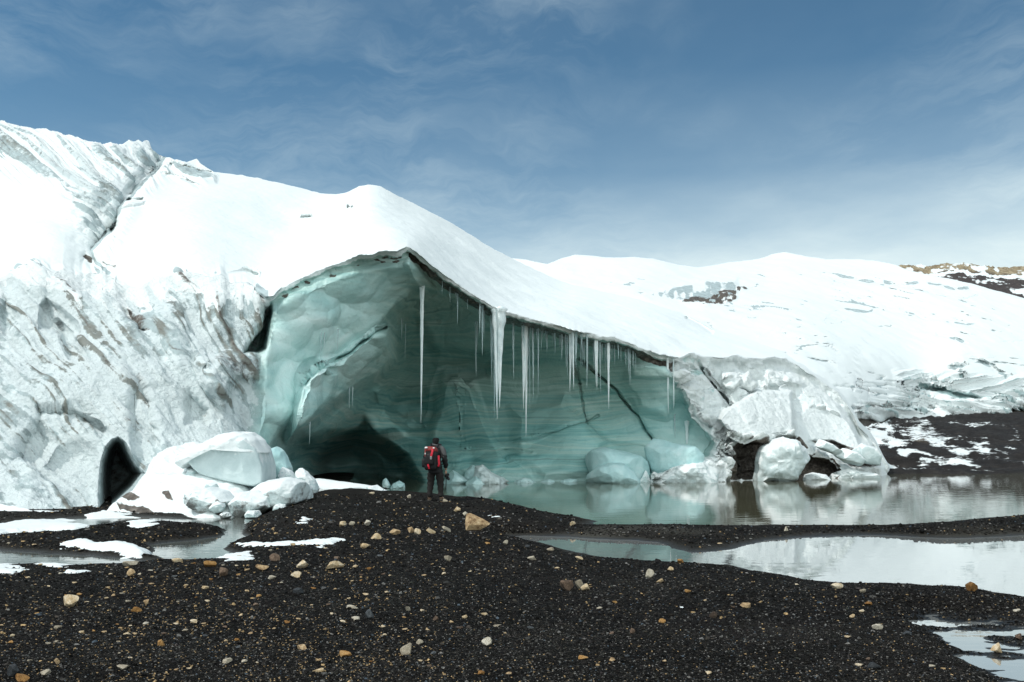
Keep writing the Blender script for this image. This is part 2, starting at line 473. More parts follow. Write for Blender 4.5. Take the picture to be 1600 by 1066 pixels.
# ------------------------------------------------------------------ the glacier: one continuous surface, cut into parts
T_PTS = [(-300,112),(-200,140),(-100,165),(0,190),(40,200),(90,207),(120,218),(140,226),(170,227),(193,226),(200,221),(207,225),(215,219),(222,224),(229,219),(233,221),(238,233),(246,241),(258,245),(268,249),(290,254),
         (298,251),(308,248),(314,256),(335,268),(365,272),(400,278),(450,289),(500,302),(530,303),(545,299),(560,291),(575,289),(595,291),(620,305),(640,314),(680,335),(720,357),(760,383),(800,403),(830,418),
         (880,441),(940,456),(1000,469),(1060,488),(1110,512),(1170,531),(1225,549),(1245,566),(1280,586),(1310,608),(1330,636),(1342,662),(1368,688),(1380,712),(1390,730)]
L_PTS = [(-300,420),(-100,440),(0,432),(40,414),(55,412),(80,424),(100,420),(118,430),(145,428),(165,424),(190,440),(215,446),(240,432),(262,426),(300,421),(330,432),(345,428),(362,442),(385,444),(400,452),(415,463),(428,463),
         (440,449),(452,444),(470,434),(500,420),(540,407),(565,398),(580,398),(600,392),(622,391),(637,384),(650,394),(680,420),(720,447),(760,472),(775,482),(800,488),(830,497),(870,508),(900,518),(930,523),(960,525),(990,536),
         (1010,546),(1030,554),(1060,558),(1080,550),(1100,557),(1130,558),(1150,554),(1170,560),(1190,559),(1210,556),(1228,560),(1245,571),(1260,582),(1280,592),(1310,614),(1330,642),(1342,668),(1368,692),(1380,715),(1390,733)]
B_PTS = [(-300,846),(0,836),(200,828),(330,826),(420,815),(500,800),(620,785),(760,778),(1000,772),(1150,766),(1250,764),(1390,760)]
LIPY = [(-300,35.5),(0,36.5),(200,37.5),(400,37.2),(440,37),(540,38),(640,39),(720,40.8),(780,42),(860,43.5),(930,45),(1010,46.8),(1060,48.6),(1100,51),(1170,54.5),(1240,58),(1300,58.5),(1390,58)]

f_snow = tps([(-300,112,62),(0,190,60),(90,207,60),(193,226,59),(240,235,61),(258,245,62),(335,268,60),(450,289,62),(530,303,62),(575,289,62),(640,314,66),(720,357,72),(800,403,78),(880,441,75),(940,456,71),(1000,469,68),
              (1060,488,66),(1110,512,64),(1170,531,62.5),(1230,552,61),(1300,602,60),(1390,731,58.5)] +
             [(x, float(curve(L_PTS, x)), float(curve(LIPY, x))) for x in (-300,-100,0,100,200,300,400,440,540,640,720,780,860,930,1010,1060,1100,1170,1240,1300)] +
             [(580,325,50),(300,318,48.5),(0,290,47),(100,300,46.5),(900,476,56),(760,425,54),(450,360,49.5),(680,370,51)])
f_low = tps([(-300,440,36),(-300,600,31),(-300,830,24),(0,440,36.3),(0,600,31.5),(0,800,27),(100,430,36.8),(100,600,32),(100,780,28),(200,440,37.3),(200,560,33.5),(200,690,30.5),(160,790,28.5),(300,440,37.3),(300,560,34.5),(300,690,31.5),
             (380,460,37),(380,560,35.5),(370,680,33),(230,765,28.7),(300,790,27.2),(345,705,31),(400,780,29),(100,830,25.5),
             (400,690,34.5),(420,500,37.4),(450,475,37.4),(420,600,36.5),(450,600,37.7),(500,450,38.2),(500,540,39),(560,420,38.9),(560,500,40.6),(620,410,39.7),(600,470,41.5),(640,430,40.5),
             (530,600,42),(600,540,43.5),(480,680,40.5),
             (510,725,54),(560,735,55),(455,712,43),(600,720,55),(540,700,53),
             (640,500,45),(690,430,41.4),(700,500,46.5),(740,480,43.4),(760,520,47),(780,560,50),(850,530,47.4),(850,600,51),(940,550,48.4),(950,640,50.8),(1000,565,48.6),(1030,600,49),(1070,640,50.5),(1000,700,50.3),(900,700,49.6),(800,700,50),
             (720,690,52),(650,640,53.5),(660,720,53),(590,640,51),(640,560,49),(700,600,52),(700,755,48),(850,760,48),(1000,750,48.5),(560,770,50)])
f_pile = tps([(1040,565,48.3),(1060,600,48.4),(1100,560,51.2),(1100,610,50.2),(1090,660,48.8),(1130,640,50),(1150,580,53.6),(1180,640,51.4),(1240,580,57.2),(1240,660,52.4),(1130,720,48),(1030,750,47),(1100,750,47.3),(1180,690,49.5),(1200,755,49.6),
              (1260,755,50.3),(1300,620,57.2),(1300,700,53.2),(1330,735,52.5),(1370,700,55),(1390,740,56.5),(1390,765,55)])

PX = np.arange(-260, 1388, 1.55)
NS, NLIP, NLOW = 190, 14, 330
LIPH = 18.0                                            # the lip gets its own fine rows, LIPH photo pixels deep
Tc = curve(T_PTS, PX) + 1.2 * fbm(PX / 9, 0.3, 0, 3, 5) + ss(1235, 1262, PX) * (9 * fbm(PX / 26, 1.3, 0, 4, 9) - 2); Lc = curve(L_PTS, PX) + 2.2 * fbm(PX / 14, 4.5, 0, 4, 6) + 1.2 * fbm(PX / 4, 9.5, 0, 2, 7); Bc = curve(B_PTS, PX)
Lc = np.maximum(Lc, Tc + 1.5)
lh = np.minimum(LIPH, (Bc - Lc) * .3)
sv = np.linspace(0, 1, NS)
rows = [Tc + (Lc - Tc) * s for s in sv] + [Lc + lh * (k + 1) / NLIP for k in range(NLIP)] + [Lc + lh + (Bc - Lc - lh) * (k + 1) / NLOW for k in range(NLOW)]
PY = np.array(rows); PXX = np.broadcast_to(PX, PY.shape).copy()
R, Cn = PY.shape
LY = np.broadcast_to(curve(LIPY, PX), PY.shape)
e = PY - Lc                                            # photo pixels below the lip
x, y = PXX, PY

wall = 1 - ss(-12, 12, x - np.interp(y, [420, 470, 540, 600, 690, 800], [432, 424, 408, 402, 398, 400]))   # left weathered wall
pile_edge = np.interp(y, [540, 570, 600, 630, 650, 668, 690, 712, 726, 742, 800], [1030, 1043, 1058, 1072, 1084, 1100, 1116, 1106, 1060, 1018, 1006])
pile_edge = pile_edge + 5 * fbm(y / 12, x / 30, 0, 3, 8)
pile = ss(-6, 8, x - pile_edge)
cave = np.clip(1 - wall - pile, 0, 1)
pright = ss(1225, 1255, x)
is_low = (np.arange(R) >= NS)[:, None] & np.ones_like(y, bool)

D_s = f_snow(x, y)
D_c = f_low(x, y)
D_p = f_pile(x, y)
# --- shapes in the cave wall (photo pixels, metres)
def step(poly, d, w, dep=None):
    """raise (d < 0: nearer the viewer) what lies in the polygon, with an edge w pixels wide"""
    return d * ss(w, -w, sd(poly, x, y))
D_c = D_c + .0
D_c += step([(404,700),(408,560),(424,478),(500,425),(640,405),(655,440),(612,488),(560,528),(520,560),(492,572),(476,590),(468,612),(440,680),(425,705)], -1.0, 11)
D_c += step([(470,612),(480,588),(505,566),(530,560),(545,548),(582,516),(606,514),(612,530),(620,562),(598,586),(560,606),(520,634),(490,662),(450,690)], -2.2, 10)
D_c += step([(470,612),(482,590),(512,570),(528,585),(520,620),(488,655),(455,680)], -.8, 6)
D_c += step([(612,512),(690,505),(690,560),(676,600),(664,664),(600,650),(586,610),(618,566)], -.6, 5)
D_c += step([(690,596),(716,586),(740,604),(760,660),(790,720),(770,752),(700,750),(672,690)], -1.1, 8)
D_c += step([(560,700),(580,660),(640,645),(690,672),(724,712),(722,748),(660,765),(600,745)], -2.2, 16)
D_c += step([(585,690),(575,650),(590,636),(620,660),(680,690),(700,740),(640,740)], -.9, 10)
D_c += step([(800,640),(880,620),(915,668),(945,690),(935,740),(850,748),(806,715)], -.7, 12)
D_c += step([(905,590),(985,625),(1030,700),(950,690),(918,662)], .35, 4)
D_c += step([(640,402),(668,436),(676,452),(664,462),(646,440),(634,412)], -.7, 5)
D_c += step([(700,548),(740,545),(772,560),(760,585),(715,588),(690,575)], 1.0, 9)
D_c += step([(980,560),(1040,565),(1062,612),(1040,650),(1000,640),(975,600)], -.5, 9)
D_c += step([(985,568),(1040,572),(1060,590),(1030,592),(990,588)], -.6, 4)
# dark tunnel at the back left
D_c += 5.0 * ss(6, -22, sd([(438,712),(466,688),(510,674),(560,672),(600,688),(636,712),(660,752),(620,775),(430,775)], x, y))
D_c += 1.6 * ss(14, -14, sd([(622,520),(650,500),(690,560),(672,610),(662,668),(640,672),(612,640),(590,606),(618,575)], x, y))
# cracks in the ice
CR = [([(886,556),(897,572),(906,600)], 1.0, .45), ([(906,600),(912,640),(917,664)], .7, .35), ([(905,562),(930,582),(952,600),(962,608),(985,640),(1000,652),(1006,668),(1022,690)], 1.2, .6),
      ([(719,600),(720,640),(724,690),(722,735)], .6, .18), ([(800,690),(850,680),(905,664),(935,650)], 1.1, .25), ([(680,706),(760,700),(830,706)], 1.0, .2), ([(476,600),(496,576),(545,552),(585,520),(602,512)], 2.6, .9)]
crack = np.zeros_like(x)
for line, wd, dep in CR:
    g = ss(wd + 1.2, wd * .3, ld(line, x + 1.5 * fbm(x / 9, y / 9, 0, 2, 3), y))
    D_c += dep * g; crack = np.maximum(crack, g)
# --- shapes in the left wall
hole_sd = sd([(156,805),(156,755),(159,722),(167,699),(176,688),(185,685),(194,692),(203,710),(214,728),(226,740),(208,764),(176,792)], x, y)
hole = ss(3, -7, hole_sd)
D_w = D_c + 5.5 * ss(3, -18, hole_sd)
for poly, d, w in [([(66,480),(72,468),(90,480),(118,505),(122,520),(110,525),(80,512),(66,508)], .8, 5), ([(200,620),(206,600),(214,598),(228,612),(240,650),(250,690),(240,720),(215,735),(205,680)], .5, 6),
                   ([(5,462),(16,470),(28,500),(10,520),(0,500)], .6, 5), ([(88,500),(130,540),(140,560),(110,560)], .5, 6), ([(190,480),(205,490),(228,520),(215,518),(196,500)], .7, 4),
                   ([(60,640),(110,640),(165,668),(162,676),(105,652),(62,650)], .7, 3), ([(286,615),(300,612),(325,640),(322,660),(292,660)], .5, 6), ([(30,690),(60,660),(80,690),(60,720),(20,720)], .6, 8),
                   ([(60,720),(130,690),(150,720),(140,770),(100,790),(60,770)], .22, 14), ([(310,560),(345,555),(370,585),(350,620),(318,600)], -.8, 8), ([(330,575),(345,562),(362,570),(366,600),(350,640),(322,610)], -.5, 6),
                   ([(240,440),(262,445),(282,520),(290,590),(270,560),(250,500)], -.28, 14), ([(330,440),(350,470),(352,530),(330,520),(318,470)], -.3, 12)]:
    w = max(w, 6); D_w += d * ss(w, -w, sd(poly, x, y))
cleft = ss(3, -4, sd([(428,462),(424,490),(414,545),(404,552),(380,552),(392,532),(404,512),(410,484),(420,466)], x, y))
D_w += 3.0 * cleft
D_c += 3.0 * cleft
ledge = ss(8, -8, sd([(330,560),(360,545),(385,556),(408,555),(410,580),(400,600),(378,590),(350,575)], x, y))
D_w -= .5 * ledge
# snow fan at the foot of the left wall
fan = ss(4, -8, sd([(100,840),(140,812),(176,790),(205,765),(226,738),(236,712),(262,700),(300,690),(338,690),(380,712),(430,735),(440,800),(430,850)], x + 3 * fbm(x / 15, y / 15, 0, 3, 2), y))
D_w -= .9 * fan * ss(690, 760, y)
fan = np.maximum(fan, ss(5, -8, sd([(-320,800),(0,782),(60,790),(110,798),(160,802),(160,860),(-320,860)], x + 4 * fbm(x / 15, y / 15, 0, 3, 2), y + 6 * fbm(x / 24, 3.3, 0, 3, 11))))
# --- the pile at the right
D_p += step([(1122,655),(1135,640),(1160,624),(1182,610),(1236,612),(1240,640),(1242,680),(1215,684),(1188,692),(1160,690),(1138,680)], -1.3, 4)
D_p += step([(1150,700),(1165,690),(1190,694),(1240,686),(1252,700),(1186,745),(1150,748)], 1.6, 5)
D_p += step([(1190,745),(1216,728),(1246,735),(1264,714),(1300,724),(1312,738),(1300,750),(1200,752)], 1.5, 5)
D_p += step([(1266,690),(1300,690),(1352,715),(1376,728),(1330,728),(1300,705)], .9, 4)
D_p += step([(1304,702),(1340,700),(1376,712),(1370,724),(1322,720)], -.8, 3)
D_p += step([(1196,580),(1215,566),(1250,575),(1275,590),(1262,602),(1220,600),(1196,605)], -.8, 5)
D_p += step([(1128,590),(1148,573),(1162,578),(1182,602),(1170,612),(1140,608)], -.8, 6)
D_p += step([(1015,742),(1060,722),(1110,716),(1125,726),(1118,744),(1020,752)], -.8, 4)
for line, wd, dep in [([(1077,547),(1092,568),(1108,590),(1126,612),(1141,632)], 2.2, 1.3), ([(1130,700),(1142,712),(1152,728)], 1.8, .8)]:
    g = ss(wd + 1.2, wd * .3, ld(line, x, y)); D_p += dep * g; crack = np.maximum(crack, g)

Dl = D_w * wall + D_c * (1 - wall)
Dl = Dl * (1 - pile) + D_p * pile
# --- under the lip: a vertical snow edge, then the roof runs back
caveband = ss(425, 450, x) * ss(1085, 1040, x)
rec = LY + (.45 + .25 * fbm(x / 20, y / 9, 0, 3, 12)) * caveband * np.where(x < 640, .35, 1) * ss(6.5, 12, e) + .10 * ss(0, 7, e) * caveband
Dl = rec + (Dl - rec) * ss(6, 30, e) * 1.0
D = np.where(is_low, Dl, D_s)
# crevasse that splits the upper left slope
VAL = [(262,240),(240,264),(216,288),(196,314),(184,340),(176,356),(160,376),(146,394),(152,412),(166,420)]
dv = ld(VAL, x + 3 * fbm(x / 14, y / 14, 0, 3, 13), y)
upper = ~is_low
vx = np.interp(y, [240, 264, 288, 314, 340, 376, 394, 420], [262, 240, 216, 196, 184, 160, 146, 160])
left = ss(0, -6, x - vx)
D = D + np.where(upper, 1.6 * np.exp(-(dv / 8) ** 2) + 2.2 * left * np.exp(-(dv / 45) ** 2), 0)
D = D + np.where(upper, 4.0 * ss(6, 1, ld([(183,325),(180,352),(174,358)], x, y)), 0)
for line, dep, wd in [([(128,402),(140,410),(130,408)], 1.2, 5), ([(160,404),(176,412),(160,416)], 1.0, 4), ([(268,256),(300,266),(330,270)], 1.0, 4), ([(252,268),(290,280),(310,290)], .6, 3),
                      ([(200,312),(222,312)], .9, 4), ([(196,330),(226,320)], .7, 3), ([(1074,496),(1092,505),(1112,518)], 1.5, 4), ([(543,322),(549,323)], .6, 2), ([(472,338),(485,337)], .6, 2), ([(345,440),(360,425),(385,420),(400,426)], 1.0, 4)]:
    D = D + np.where(upper, dep * ss(wd, 0, ld(line, x, y)), 0)
Db = D.copy()
for _ in range(3):                                       # the wall flows out of the upper slope without a ledge
    cs = np.cumsum(np.concatenate([np.repeat(Db[:1], 24, 0), Db, np.repeat(Db[-1:], 25, 0)], 0), 0)
    Db = (cs[49:] - cs[:-49]) / 49.0
wb = ss(425, 370, x) * np.exp(-(e / 48) ** 2) * (1 - cleft)
D = D + (Db - D) * wb
W = P(x, y, D)
# ---------------- masks
ang = np.radians(38 + 9 * np.clip(x / 420, 0, 1) * np.clip((y - 380) / 120, 0, 1))
strk = x * np.sin(ang) - y * np.cos(ang)
alng = x * np.cos(ang) + y * np.sin(ang)
bend = strk + 14 * fbm(x / 70, y / 70, 0, 2, 21)
streak = ridge(bend / 9, alng / 190, 0, 4, 22)
upstr = np.where(upper, ss(34, -30, sd([(-260,120),(0,195),(140,228),(240,232),(262,244),(205,300),(182,345),(150,394),(130,360),(90,290),(30,262),(-260,200)], x, y)), 0)
upstr = np.maximum(upstr, np.where(upper, ss(6, -10, sd([(258,246),(300,256),(340,272),(335,284),(300,288),(262,276),(246,262)], x, y)) * .8, 0))
snow = np.where(upper, 1.0, 0.0)
snow = snow - .80 * upstr * ss(.0, .55, streak + .25 * fbm(x / 25, y / 25, 0, 3, 24))
snow = np.where(upper, np.minimum(snow, 1 - .8 * np.exp(-(dv / 4) ** 2)), snow)
fanm = np.where(is_low, fan, 0)
pilesnow = 1.12 + .4 * ss(1225, 1260, x) + .55 * fbm(x / 26, y / 20, 0, 3, 31)
pilesnow = pilesnow + step([(1122,655),(1135,640),(1160,624),(1182,610),(1236,612),(1240,640),(1242,672),(1215,676),(1188,682),(1160,680),(1138,670)], 1.1, 3) + step([(1240,640),(1290,640),(1340,690),(1300,700),(1262,690),(1242,680)], .5, 8)
pilesnow = pilesnow - .5 * step([(1060,556),(1225,554),(1225,575),(1180,600),(1150,575),(1128,590),(1140,628),(1110,690),(1085,650)], .7, 10)
snow = np.where(is_low, np.maximum(np.maximum(fanm * 1.0, pile * np.clip(pilesnow, 0, 1)), ss(9, 5, e + 2 * fbm(x / 8, y / 8, 0, 3, 44)) * .95), snow)
sfine = fbm(bend / 7, alng / 120, 0, 3, 34); sbig = fbm(bend / 26, alng / 190, 0, 3, 35)
snow = np.where(is_low, np.maximum(snow, wall * ss(.0, .9, .95 - e / 70 + .7 * sbig + .5 * sfine + .4 * fbm(x / 22, y / 16, 0, 4, 33)) * .85), snow)
snow = np.where(upper & (x < 420), np.minimum(snow, 1 - .9 * ss(-24, 0, e) * ss(.15, .5, sfine * .6 + sbig * .8 + .3 * fbm(x / 18, y / 14, 0, 3, 36))), snow)
teal = np.where(is_low, cave, 0)
teal = np.maximum(teal, np.where(is_low, cleft, 0))
teal = np.maximum(teal, np.where(is_low, .75 * pile, 0))
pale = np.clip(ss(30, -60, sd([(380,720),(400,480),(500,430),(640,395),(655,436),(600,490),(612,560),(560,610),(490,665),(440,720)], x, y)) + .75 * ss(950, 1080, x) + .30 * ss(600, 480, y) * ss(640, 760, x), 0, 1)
dirt = np.zeros_like(x)
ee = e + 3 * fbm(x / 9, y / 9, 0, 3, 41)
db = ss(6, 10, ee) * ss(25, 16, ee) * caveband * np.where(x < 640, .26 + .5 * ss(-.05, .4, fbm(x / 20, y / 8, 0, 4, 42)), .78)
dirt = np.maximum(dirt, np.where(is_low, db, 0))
for poly, v, wd in [([(330,556),(350,548),(380,560),(408,556),(410,582),(398,604),(378,592),(352,574)], .52, 16), ([(195,478),(225,500),(235,525),(215,520)], .6, 8), ([(285,614),(302,610),(330,645),(320,662),(290,655)], .45, 8), ([(325,432),(360,440),(362,460),(335,455)], .4, 8),
                    ([(66,480),(76,470),(118,505),(120,522),(80,512)], .42, 6), ([(20,640),(160,640),(165,800),(20,800)], .33, 30), ([(0,440),(60,470),(140,560),(60,560),(0,520)], .3, 25),
                    ([(1050,562),(1085,560),(1080,610),(1062,600)], .4, 8), ([(1098,560),(1140,558),(1150,568),(1110,575)], .4, 5), ([(1190,558),(1236,557),(1248,568),(1210,566)], .42, 5),
                    ([(1148,700),(1160,690),(1250,684),(1262,700),(1190,748),(1140,748)], .85, 5), ([(1190,748),(1216,726),(1246,735),(1264,712),(1304,722),(1316,738),(1300,756),(1190,756)], .9, 5),
                    ([(1266,688),(1300,688),(1376,715),(1376,728),(1330,730),(1300,708)], .6, 4), ([(1010,749),(1110,750),(1110,756),(1010,757)], .5, 3), ([(110,835),(176,792),(250,800),(330,830),(330,850),(110,850)], .32, 12), ([(176,786),(192,778),(214,786),(196,794)], .6, 5), ([(186,792),(230,798),(280,806),(240,808),(190,800)], .5, 5), ([(262,772),(276,778),(272,786),(258,780)], .5, 4)]:
    dirt = np.maximum(dirt, np.where(is_low, v * ss(wd, -wd * .4, sd(poly, x, y)), 0))
dirt = np.where(is_low, np.maximum(dirt, wall * (.20 + .24 * ss(.05, .5, sfine) + .16 * ss(.05, .5, sbig))), dirt)
dirt = np.where(upper, np.maximum(dirt, upstr * .22 * ss(.1, .7, streak)), dirt)
for line, v, wd in [([(128,402),(142,412)], .75, 6), ([(160,408),(178,413)], .6, 5), ([(282,258),(312,268)], .6, 5)]:
    dirt = np.maximum(dirt, np.where(upper, v * ss(wd, 0, ld(line, x, y)), 0))
dirt = np.where(is_low, np.maximum(dirt, hole * .52), dirt)  # the inside of the wall hole is coloured darker
fdk = np.maximum.reduce([ss(6, -2, sd(q_, x + 3 * fbm(x / 9, y / 9, 0, 3, 67), y + 2 * fbm(x / 9, y / 7, 3, 3, 68))) for q_ in ([(192,782),(206,776),(220,784),(204,790)], [(186,796),(226,797),(276,806),(236,809),(190,803)], [(256,774),(268,776),(272,785),(262,783)], [(330,792),(346,796),(344,806),(330,804)])])
dirt = dirt * (1 - .95 * fanm) + fanm * .75 * fdk
crust = np.where(is_low, np.clip(wall * (1 - fanm) * (1 - hole) + .75 * pile, 0, 1), np.clip(upstr * .8, 0, 1))
crust = crust * np.clip(.74 - .55 * sfine - .45 * sbig + .5 * fbm(x / 60, y / 60, 0, 3, 43), .12, 1.1)
grime = np.where(is_low, wall * (1 - fanm) * np.clip(.26 + (.35 + .65 * ss(-.25, .35, fbm(x / 70, y / 60, 0, 3, 37))) * (.75 * sfine + .45 * sbig) + .45 * fbm(x / 60, y / 60, 0, 4, 47), 0, 1) + .25 * pile * ss(.1, .8, fbm(x / 22, y / 12, 0, 4, 48) + .2), upstr * (.10 + .38 * ss(.0, .7, streak)))
Wsurf = None
# ---------------- relief along the surface normal
Nn = grid_normals(W)
wx, wy, wz = W[..., 0], W[..., 1], W[..., 2]
disp = np.where(upper, .30 * fbm(wx / 7, wy / 7, wz / 4, 3, 51) + .09 * fbm(wx / 1.6, wy / 2.2, wz / 1.6, 5, 52), 0)
disp = disp * np.where(upper, ss(0, .04, (y - Tc) / 400) * ss(0, 14, -e) * .8 + .2, 0)
disp += np.where(upper, upstr * (.42 * streak + .12 * ridge(bend / 5, alng / 60, 0, 3, 23)) * ss(2, 12, dv), 0)
wallf = np.where(is_low, wall * (1 - fanm) * ss(-20, 25, e) * ss(0, 16, hole_sd), np.where(upper, ss(420, 380, x) * ss(-26, 0, e) * .6, 0))
smask = .35 + .65 * ss(-.25, .35, fbm(x / 70, y / 60, 0, 3, 37))
disp += wallf * (.34 * sbig * smask + .15 * sfine * smask + .50 * fbm(wx / 4.2, wy / 4.2, wz / 5.0, 5, 54) + .09 * ridge(wx / 1.1, wy / 1.1, wz / 1.4, 4, 55))
disp += np.where(is_low, fanm * (.26 * fbm(wx / 1.3, wy / 1.3, wz / 1.0, 5, 60) + .06 * ridge(wx / .5, wy / .5, wz / .4, 3, 66)), 0)
cavf = np.where(is_low, cave * ss(8, 30, e) * (1 - hole), 0)
fw = np.stack([wx / 2.6 + .35 * fbm(wx / 2, wy / 2, wz / 2, 2, 61), wy / 4.0, wz / 1.9 + .3 * fbm(wx / 2, wy / 2, wz / 2, 2, 62)], -1)
ci = np.argwhere(cavf > .02)
f1 = np.zeros_like(x); f2 = np.zeros_like(x)
a, b2, _ = worley(fw[ci[:, 0], ci[:, 1]].astype(np.float32), 71)
f1[ci[:, 0], ci[:, 1]] = a; f2[ci[:, 0], ci[:, 1]] = b2
scal = f1 ** 2                                             # smooth melt scallops with sharp crests between them
a, b2, _ = worley((fw[ci[:, 0], ci[:, 1]] * 2.1 + 7.7).astype(np.float32), 75); f3 = np.zeros_like(x); f3[ci[:, 0], ci[:, 1]] = a
disp += cavf * (-.75 * (scal - .3) * (.30 + .70 * pale) - .22 * (f3 ** 2 - .3) * (.25 + .75 * pale) + .45 * fbm(wx / 3.5, wy / 3.5, wz / 2.5, 3, 63) + .035 * (1 - pale) * fbm(wx / 3.0, wy / 3.0, wz / .22, 3, 64))
pif = np.where(is_low, pile, 0) * ss(2, 14, e)
pi = np.argwhere(pif > .01); blk = np.zeros_like(x)
q = W[pi[:, 0], pi[:, 1]] + .35 * np.stack([fbm(W[pi[:, 0], pi[:, 1], 0], W[pi[:, 0], pi[:, 1], 1], W[pi[:, 0], pi[:, 1], 2], 3, 76 + j) for j in range(3)], -1)
g1, g2, gc1 = worley((q / np.array([1.5, 2.2, 1.1])).astype(np.float32), 77)
h1, h2, hc1 = worley((q / np.array([.62, 1.0, .5])).astype(np.float32), 81)
blk[pi[:, 0], pi[:, 1]] = .34 * gc1 * ss(0, .22, g2 - g1) - .42 * ss(.20, 0, g2 - g1) - .12 * (g1 ** 2 - .3) - .10 * (h1 ** 2 - .3) - .07 * ss(.2, 0, h2 - h1)
blk = blur(blk, 2)
disp += pif * blk * (1 - .6 * pright) * np.where(pilesnow > 1.6, .1, 1)
pst = x * .55 - y * .83 + 10 * fbm(x / 40, y / 40, 0, 3, 38); pal = x * .83 + y * .55
disp += pif * (1 - .5 * pright) * (.36 * fbm(wx / 2.2, wy / 2.2, wz / 1.8, 5, 56) + .34 * ridge(pst / 16, pal / 60, 0, 4, 39) + .12 * fbm(wx / .7, wy / .7, wz / .6, 3, 57)) * np.where(pilesnow > 1.6, .10, .8)
lipf = np.where(is_low, ss(0, 6, e) * ss(24, 10, e) * caveband, 0)
disp += lipf * .16 * fbm(wx / .5, wy / .5, wz / .35, 4, 58)
gD = np.abs(np.gradient(D, axis=1)) / 1.55 + np.abs(np.gradient(D, axis=0)) / np.maximum(np.gradient(PY, axis=0), .2)
steep = blur(ss(.06, .20, gD), 6)
disp = disp * (1 - .5 * crack) * np.where(is_low, 1 - .9 * steep * np.clip(cave + pile + .85 * wall, 0, 1), 1)
W = W + Nn * disp[..., None]
Nn = grid_normals(W)
SURF_Y = W[..., 1].copy()
def surf_depth(px, py):
    c = int(np.abs(PX - px).argmin()); r = int(np.abs(PY[:, c] - py).argmin())
    return float(SURF_Y[r, c])
# ---------------- close it behind: the top runs on backwards, the right edge too
NB = 14
back = []
for k in range(NB, 0, -1):
    s = 4.5 * k ** 1.35
    r = W[0].copy(); r[:, 1] += s; r[:, 0] += s * r[:, 0] / r[:, 1] * .9
    drop = .0025 * s * s + .03 * s
    r[:, 2] = np.maximum(r[:, 2] - drop * (1 + .3 * fbm(r[:, 0] / 20, r[:, 1] / 20, 0, 2, 81)), -1.0)
    back.append(r)
W = np.concatenate([np.array(back), W], 0)
def ext(a, v): return np.concatenate([np.full((NB, Cn), v) if np.isscalar(v) else v, a], 0)
snow, dirt, teal, crust, pale, grime = ext(snow, 1.0), ext(dirt, 0.0), ext(teal, 0.0), ext(crust, 0.0), ext(pale, 0.0), ext(grime, 0.0)
NE = 8
for side in (0, 1):
    cols = []
    for k in range(1, NE + 1):
        c = (W[:, -1] if side else W[:, 0]).copy(); s = 1.6 * k ** 1.5
        c[:, 1] += s * .8; c[:, 0] += (.35 if side else -.9) * s; c[:, 2] -= (.05 if side else 0) * s
        cols.append(c)
    ad = np.stack(cols if side else cols[::-1], 1)
    W = np.concatenate([W, ad] if side else [ad, W], 1)
    ex = lambda a: np.concatenate([a, np.repeat(a[:, -1:], NE, 1)] if side else [np.repeat(a[:, :1], NE, 1), a], 1)
    snow, dirt, teal, crust, pale, grime = map(ex, (snow, dirt, teal, crust, pale, grime))
    wall, pile = map(ex, (wall, pile))
R2, C2 = W.shape[:2]
Nn = grid_normals(W)
Fq = grid_faces(R2, C2)
lab = np.zeros((R2, C2), int)
lab[NB + NS + 5:] = 2
wl = np.zeros((R2, C2)); wl[NB:] = wall; pl_ = np.zeros((R2, C2)); pl_[NB:] = pile
low = np.zeros((R2, C2), bool); low[NB + NS + 5:] = True
lab = np.where(low & (wl > .5), 1, lab); lab = np.where(low & (pl_ > .5), 3, lab)
fl = lab[:-1, :-1].ravel()
Gbase = (4.0, 42.0, 0.0)
glacier = tag(empty('glacier', Gbase), 'snow-covered glacier front hollowed into a turquoise ice cave behind the pond', 'glacier')
WV = W.reshape(-1, 3) - np.array(Gbase); NV = Nn.reshape(-1, 3)
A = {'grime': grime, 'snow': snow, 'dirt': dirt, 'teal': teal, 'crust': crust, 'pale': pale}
for i, (nm, lb) in enumerate([('snow_cap', 'smooth bright white snow over the top of the glacier'), ('ice_wall', 'steep grey weathered ice wall crusted with snow and dirt'), ('cave_wall', 'turquoise layered ice inside the cave'), ('rubble_slope', 'broken snowy ice at the right end of the cave')]):
    f = Fq[fl == i]
    u, inv = np.unique(f, return_inverse=True)
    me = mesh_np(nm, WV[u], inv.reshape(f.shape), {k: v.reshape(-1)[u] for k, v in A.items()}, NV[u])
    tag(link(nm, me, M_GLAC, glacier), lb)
def lip_at(px):
    return float(curve(LIPY, px))
# ------------------------------------------------------------------ snowfields behind, moraine and far ridge
def sheet(name, T, B, ctrl, px, nr, relief, masks, mat, back=None, base=None):
    Tc = curve(T, px) + 1.0 * fbm(px / 16, 2.2, 0, 3, 15); Bc = curve(B, px)
    f = tps(ctrl)
    y = np.array([Tc + (Bc - Tc) * s ** 1.0 for s in np.linspace(0, 1, nr)]); x = np.broadcast_to(px, y.shape).copy()
    D = f(x, y)
    D, A, disp = relief(x, y, D, Tc)
    W = P(x, y, D); Nn = grid_normals(W)
    W = W + Nn * disp(W)[..., None]
    rows = []
    for k in range(10, 0, -1):
        s = (back or 6) * k ** 1.4
        r = W[0].copy(); r[:, 0] *= (r[:, 1] + s) / r[:, 1]; r[:, 1] += s; r[:, 2] = np.maximum(r[:, 2] - .0012 * s * s - .04 * s, -1)
        rows.append(r)
    W = np.concatenate([np.array(rows), W], 0)
    A = {k: np.concatenate([np.repeat(v[:1], 10, 0), v], 0).reshape(-1) for k, v in A.items()}
    Nn = grid_normals(W)
    me = mesh_np(name, W.reshape(-1, 3), grid_faces(*W.shape[:2]), A, Nn.reshape(-1, 3))
    return link(name, me, mat)

